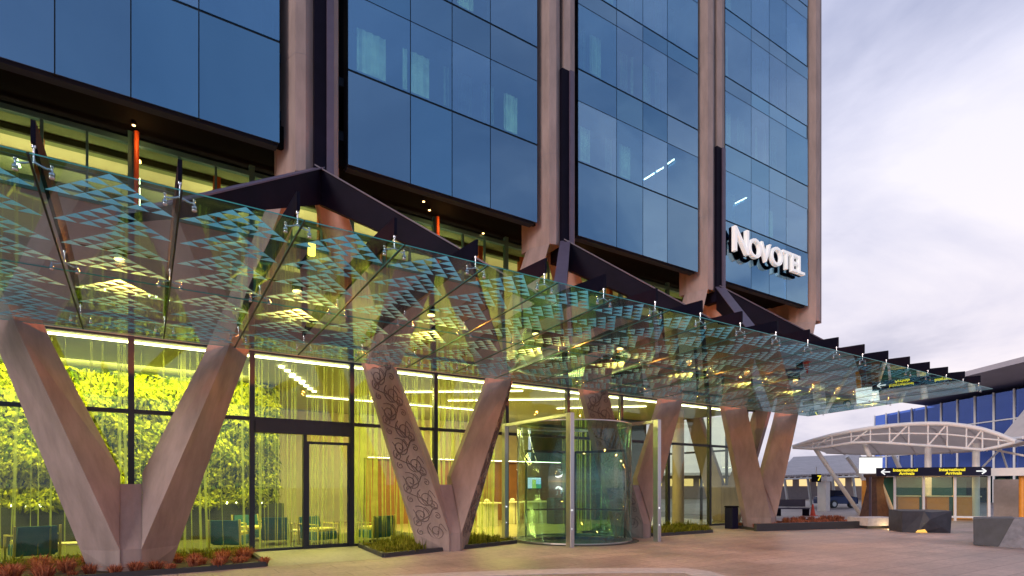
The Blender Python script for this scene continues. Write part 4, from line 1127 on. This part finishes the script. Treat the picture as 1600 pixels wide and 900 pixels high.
tk.build('wind_truss', M['bright_white'], term)
eR, eL = at(1700, 540, 45.5), at(1367, 625, 73.0)
eR.z = eL.z = 13.0
m = MB(); m.loft([[eR, eL, tp(LT + 1, -20, 12.0), tp(-2, -20, 12.0)], [eR + Vector((0, 0, .5)), eL + Vector((0, 0, .5)), tp(LT + 1, -20, 13.6), tp(-2, -20, 13.6)]]); m.build('roof', M['roof_grey'], term)
# far low buildings and walkway roof seen between the column and the shelter
a, b_ = frame_at(985, 88), frame_at(1372, 80)
t = thing('low_arcade', a.lerp(b_, .5), 'low far building with lit shop fronts seen between the columns', 'building')
dd = (b_ - a).normalized(); oo = Vector((-dd.y, dd.x, 0)); oo = oo if oo.dot(Vector((FX, FY, 0))) < 0 else -oo
m = MB(); m.loft([[a + Vector((0, 0, z)), b_ + Vector((0, 0, z)), b_ - oo * 12 + Vector((0, 0, z)), a - oo * 12 + Vector((0, 0, z))] for z in (0, 3.4)]); m.build('wall', M['mauve'], t)
m = MB(); m.loft([[a + oo * 2.5 + Vector((0, 0, z)), b_ + oo * 2.5 + Vector((0, 0, z)), b_ - oo * 13 + Vector((0, 0, z)), a - oo * 13 + Vector((0, 0, z))] for z in (3.41, 3.8)]); m.build('roof', M['white_steel'], t)
LL = (b_ - a).length; rnd = random.Random(4)
for i in range(14):
    s0 = 1.0 + i * (LL - 2) / 14; w_ = (LL - 2) / 14 - .9
    p, q = a + dd * s0 + oo * .04, a + dd * (s0 + w_) + oo * .04
    m = MB(); m.bar(p + Vector((0, 0, 2.4)), q + Vector((0, 0, 2.4)), .06, 1.1); m.build('shop_window', M['lit_shop'] if rnd.random() < .6 else M['teal_glass'], t)
# ribbed walkway roof
t = thing('ribbed_walkway_roof', frame_at(1280, 48), 'low ribbed walkway roof on white posts left of the arched shelter', 'shelter')
P = [at(1212, 746, 44), at(1345, 741, 46), at(1345, 712, 60), at(1240, 716, 58)]
m = MB(); m.add([*P, *[q + Vector((0, 0, .15)) for q in P]], [(3, 2, 1, 0), (4, 5, 6, 7), (0, 1, 5, 4), (1, 2, 6, 5), (2, 3, 7, 6), (3, 0, 4, 7)]); m.build('roof_deck', M['slat_roof'], t)
m = MB()
for i in range(15):
    f = i / 14; m.tube(P[0].lerp(P[1], f) - Vector((0, 0, .1)), P[3].lerp(P[2], f) - Vector((0, 0, .1)), .08, 6)
for f in (.0, .33, .66, 1): m.tube(P[0].lerp(P[3], f) - Vector((0, 0, .16)), P[1].lerp(P[2], f) - Vector((0, 0, .16)), .07, 6)
m.build('rib', M['white_steel'], t)
for (px, py, d) in ((1226, 708, 50), (1262, 704, 50), (1300, 700, 54), (1332, 697, 54)):
    p, q = at(px, py + 42, d), at(px + 6, py + 100, d); q.z = 0; m = MB(); m.tube(p, q, .12, 8); m.build('post', M['white_steel'], t)
# white square pillar and number sign
p = frame_at(1287, 41)
t = thing('white_pillar', p, 'square white pillar under the ribbed walkway roof', 'pillar')
MB().bbox(p.x - .3, p.x + .3, p.y - .3, p.y + .3, 0, 2.15, .02).build('shaft', M['white_steel'], t)
MB().bbox(p.x - .42, p.x + .42, p.y - .42, p.y + .42, 2.155, 2.5, .02).build('head', M['white_steel'], t)
s0, s1 = at(1268, 747, 40.3), at(1283, 747, 40.0)
t = thing('number_sign', s0, 'small black sign with a yellow number above the walkway', 'sign')
MB().bar(s0, s1, .15, .55).build('board', M['steel_dark'], t)
m = MB(); sd_ = (s1 - s0).normalized(); so_ = Vector((sd_.y, -sd_.x, 0)); so_ = so_ if so_.dot(Vector((FX, FY, 0))) < 0 else -so_
text_mesh(m, '7', .5, lambda x_, y_, z_: s0 + sd_ * (.36 + x_) + so_ * (.085 + z_) + Vector((0, 0, -.17 + y_)), .01, .012); m.build('lettering', M['yellow'], t)
MB().tube(s0.lerp(s1, .5) + Vector((0, 0, .27)), s0.lerp(s1, .5) + Vector((0, 0, .8)), .03).build('hanger', M['white_steel'], t)
# parked car beyond the legs of the shelter
c0, c1 = frame_at(1294, 47), frame_at(1341, 47.5); cdv = (c1 - c0).normalized(); cdn = Vector((-cdv.y, cdv.x, 0)); cdn = cdn if cdn.dot(Vector((FX, FY, 0))) > 0 else -cdn
LC = (c1 - c0).length
car = thing('parked_car', c0.lerp(c1, .5), 'dark blue car parked behind the slanted shelter legs', 'car')
def cpnt(f, o, z): return c0 + cdv * (LC * f) + cdn * o + Vector((0, 0, z))
def ring_(o, ins, pr_): return [cpnt(f, o, z - ins * (z > .9)) for f, z in pr_]
bp_ = [(0, .35), (1, .35), (1.0, .75), (.97, .90), (.72, 1.0), (.25, 1.02), (.02, .92), (0, .7)]
m = MB(); m.loft([ring_(0.06, .06, bp_), ring_(0, 0, bp_), ring_(1.7, 0, bp_), ring_(1.76, .06, bp_)]); m.build('body', mat('dark_blue_car_paint', (.015, .03, .11), .25), car)
cp_ = [(.20, 1.025), (.75, 1.025), (.60, 1.46), (.32, 1.48)]
m = MB(); m.loft([ring_(.1, 0, cp_), ring_(1.6, 0, cp_)]); m.build('cabin', M['navy'], car)
for f in (.2, .8):
    m = MB(); m.tube(cpnt(f, -.02, .33), cpnt(f, .2, .33), .33, 18); wh = m.build('wheel', M['seal'], car)
    m = MB(); m.tube(cpnt(f, -.04, .33), cpnt(f, -.022, .33), .19, 14); m.build('rim', M['brushed'], wh)
m = MB(); m.bar(cpnt(.012, .2, .78), cpnt(.012, .5, .78), .08, .12); m.build('tail_light', M['cone'], car)
p = frame_at(1350, 38); t = thing('amber_painted_post', p, 'round post painted amber beside the rusted pillar', 'post')
MB().tube((p.x, p.y, 0), (p.x, p.y, 2.2), .14, 12).build('shaft', M['kiosk'], t); MB().tube((p.x, p.y, 2.205), (p.x, p.y, 2.3), .18, 12).build('cap', M['white_steel'], t)  # amber glow put into the shaft colour, no lamp inside
# cone, benches
p = P2(1270, 806)
t = thing('traffic_cone', (*p, 0), 'small red traffic cone near the white pillar', 'cone')
MB().lathe((p[0], p[1], .03), [(.16, 0), (.04, .66), (.03, .68)], 14).build('cone_body', M['cone'], t)
MB().lathe((p[0], p[1], .03), [(.118, .22), (.082, .38)], 14).build('stripe', M['white_steel'], t)
MB().bbox(p[0] - .22, p[0] + .22, p[1] - .22, p[1] + .22, 0, .035, .01).build('base', M['cone'], t)
g0, g1 = G(1212, 806), G(1262, 806)
t = thing('dark_bench', (g0 + g1) / 2, 'dark slatted bench behind the red tussocks', 'bench')
m = MB(); world_box(m, g0, g1, .5, .42, .5); m.build('seat', M['purple'], t)
m = MB(); off_ = Vector((FX, FY, 0)) * .3; world_box(m, g0 + off_, g1 + off_, .06, .55, 1.0); m.build('backrest', M['purple'], t)
for f in (.06, .94):
    m = MB(); q = g0.lerp(g1, f); m.bar((q.x, q.y, 0), (q.x, q.y, .42), .4, .08, up=(1, 0, 0)); m.build('leg', M['steel_dark'], t)
# low stone kerb wall between the bed and the bench
g0, g1 = G(1296, 818), G(1344, 826)
m = MB(); world_box(m, G(1180, 830), G(1344, 825), .14, 0, .30)
tag(m.build('low_kerb_wall', M['edge_dark']), 'low dark kerb wall edging the bed of red tussocks', 'low wall')

# ================================================================ SKY, SUN, CAMERA
w = bpy.data.worlds.new('World'); S.world = w; w.use_nodes = True
t = w.node_tree; t.nodes.clear()
out = N(t, 'ShaderNodeOutputWorld'); bg = N(t, 'ShaderNodeBackground', Strength=1.0)
sky = N(t, 'ShaderNodeTexSky'); sky.sky_type = 'NISHITA'; sky.sun_disc = False
SUN_EL, SUN_DIR = 16.0, Vector((-.93, -.36, 0))
sky.sun_elevation = R(SUN_EL); sky.sun_rotation = math.atan2(SUN_DIR.x, SUN_DIR.y); sky.air_density = 1.3; sky.dust_density = 1.0; sky.ozone_density = 3.0
sk = N(t, 'ShaderNodeMix', data_type='RGBA', blend_type='MULTIPLY'); sk.inputs[0].default_value = 1.0; sk.inputs[7].default_value = (.15, .15, .15, 1)
t.links.new(sky.outputs[0], sk.inputs[6])
tc = N(t, 'ShaderNodeTexCoord')
# cloud deck: flatten the view vector so clouds stretch towards the horizon
sep = N(t, 'ShaderNodeSeparateXYZ'); t.links.new(tc.outputs['Generated'], sep.inputs[0])
zz = N(t, 'ShaderNodeMath', operation='ADD'); zz.inputs[1].default_value = .28; t.links.new(sep.outputs[2], zz.inputs[0])
dv = N(t, 'ShaderNodeVectorMath', operation='SCALE'); inv = N(t, 'ShaderNodeMath', operation='DIVIDE'); inv.inputs[0].default_value = 1.0
t.links.new(zz.outputs[0], inv.inputs[1]); t.links.new(tc.outputs['Generated'], dv.inputs[0]); t.links.new(inv.outputs[0], dv.inputs['Scale'])
cn = N(t, 'ShaderNodeTexNoise', Scale=1.5, Detail=7.0, Roughness=.55); cn.inputs['Distortion'].default_value = .35
t.links.new(dv.outputs[0], cn.inputs['Vector'])
dot = N(t, 'ShaderNodeVectorMath', operation='DOT_PRODUCT'); dot.inputs[1].default_value = (.80, .60, 0.0); t.links.new(tc.outputs['Generated'], dot.inputs[0])
cov = N(t, 'ShaderNodeMath', operation='MULTIPLY_ADD'); cov.inputs[1].default_value = .9; cov.inputs[2].default_value = -.12; t.links.new(dot.outputs['Value'], cov.inputs[0])
cs = N(t, 'ShaderNodeMath', operation='ADD'); t.links.new(cov.outputs[0], cs.inputs[0]); t.links.new(cn.outputs[0], cs.inputs[1])
cm = N(t, 'ShaderNodeMapRange', interpolation_type='SMOOTHSTEP'); cm.inputs[1].default_value = .30; cm.inputs[2].default_value = .85; t.links.new(cs.outputs[0], cm.inputs[0])
cr = N(t, 'ShaderNodeValToRGB'); e = cr.color_ramp.elements
e[0].position = .30; e[0].color = (.42, .44, .56, 1); e[1].position = .62; e[1].color = (.78, .76, .81, 1)
m_ = cr.color_ramp.elements.new(.46); m_.color = (.63, .63, .73, 1)
t.links.new(cn.outputs[0], cr.inputs[0])
el = N(t, 'ShaderNodeValToRGB'); q_ = el.color_ramp.elements; q_[0].position = .0; q_[0].color = (1.0, .95, .95, 1); q_[1].position = .75; q_[1].color = (.86, .92, 1.06, 1)
w1 = q_.new(.16); w1.color = (1.12, 1.05, 1.02, 1); w2 = q_.new(.34); w2.color = (1.04, 1.02, 1.04, 1)
t.links.new(sep.outputs[2], el.inputs[0])
cm2 = N(t, 'ShaderNodeMix', data_type='RGBA', blend_type='MULTIPLY'); cm2.inputs[0].default_value = 1.0; t.links.new(cr.outputs[0], cm2.inputs[6]); t.links.new(el.outputs[0], cm2.inputs[7])
mx = N(t, 'ShaderNodeMix', data_type='RGBA'); t.links.new(cm.outputs[0], mx.inputs[0]); vl = N(t, 'ShaderNodeMix', data_type='RGBA'); vl.inputs[0].default_value = .55; vr = N(t, 'ShaderNodeValToRGB'); vr.color_ramp.elements[0].position = .34; vr.color_ramp.elements[1].position = .64; vr.color_ramp.elements[0].color = (.20, .26, .46, 1); vr.color_ramp.elements[1].color = (.44, .52, .78, 1); t.links.new(cn.outputs[0], vr.inputs[0]); t.links.new(vr.outputs[0], vl.inputs[7]); t.links.new(sk.outputs[2], vl.inputs[6]); t.links.new(vl.outputs[2], mx.inputs[6]); t.links.new(cm2.outputs[2], mx.inputs[7])
t.links.new(mx.outputs[2], bg.inputs[0]); t.links.new(bg.outputs[0], out.inputs[0])

sl_ = bpy.data.lights.new('sun', 'SUN'); sl_.energy = 1.3; sl_.angle = R(16); sl_.color = (1, .84, .77)
so_ = bpy.data.objects.new('sun', sl_); COL.objects.link(so_)
sv = Vector((SUN_DIR.x * math.cos(R(SUN_EL)), SUN_DIR.y * math.cos(R(SUN_EL)), math.sin(R(SUN_EL))))
so_.rotation_euler = (-sv).to_track_quat('-Z', 'Y').to_euler(); so_.location = (-20, -20, 20)

cd_ = bpy.data.cameras.new('camera'); cam = bpy.data.objects.new('camera', cd_); COL.objects.link(cam)
cam.location = (0, 0, H)
cam.rotation_euler = (R(90), 0, -math.atan2(FX, FY))
cd_.sensor_width = 36; cd_.lens = F / 1600 * 36; cd_.shift_y = (HOR - 450) / 1600; cd_.clip_start = .05; cd_.clip_end = 2000
S.camera = cam
S.view_settings.view_transform = 'Standard'; S.view_settings.look = 'None'; S.view_settings.exposure = 0.30; S.view_settings.gamma = 1
S.render.engine = 'CYCLES'
c = S.cycles
c.max_bounces = 10; c.transparent_max_bounces = 24; c.glossy_bounces = 5; c.diffuse_bounces = 3; c.transmission_bounces = 6
c.caustics_reflective = False; c.caustics_refractive = False; c.sample_clamp_indirect = 4.0
c.use_denoising = True
try: c.denoiser = 'OPENIMAGEDENOISE'
except Exception: pass
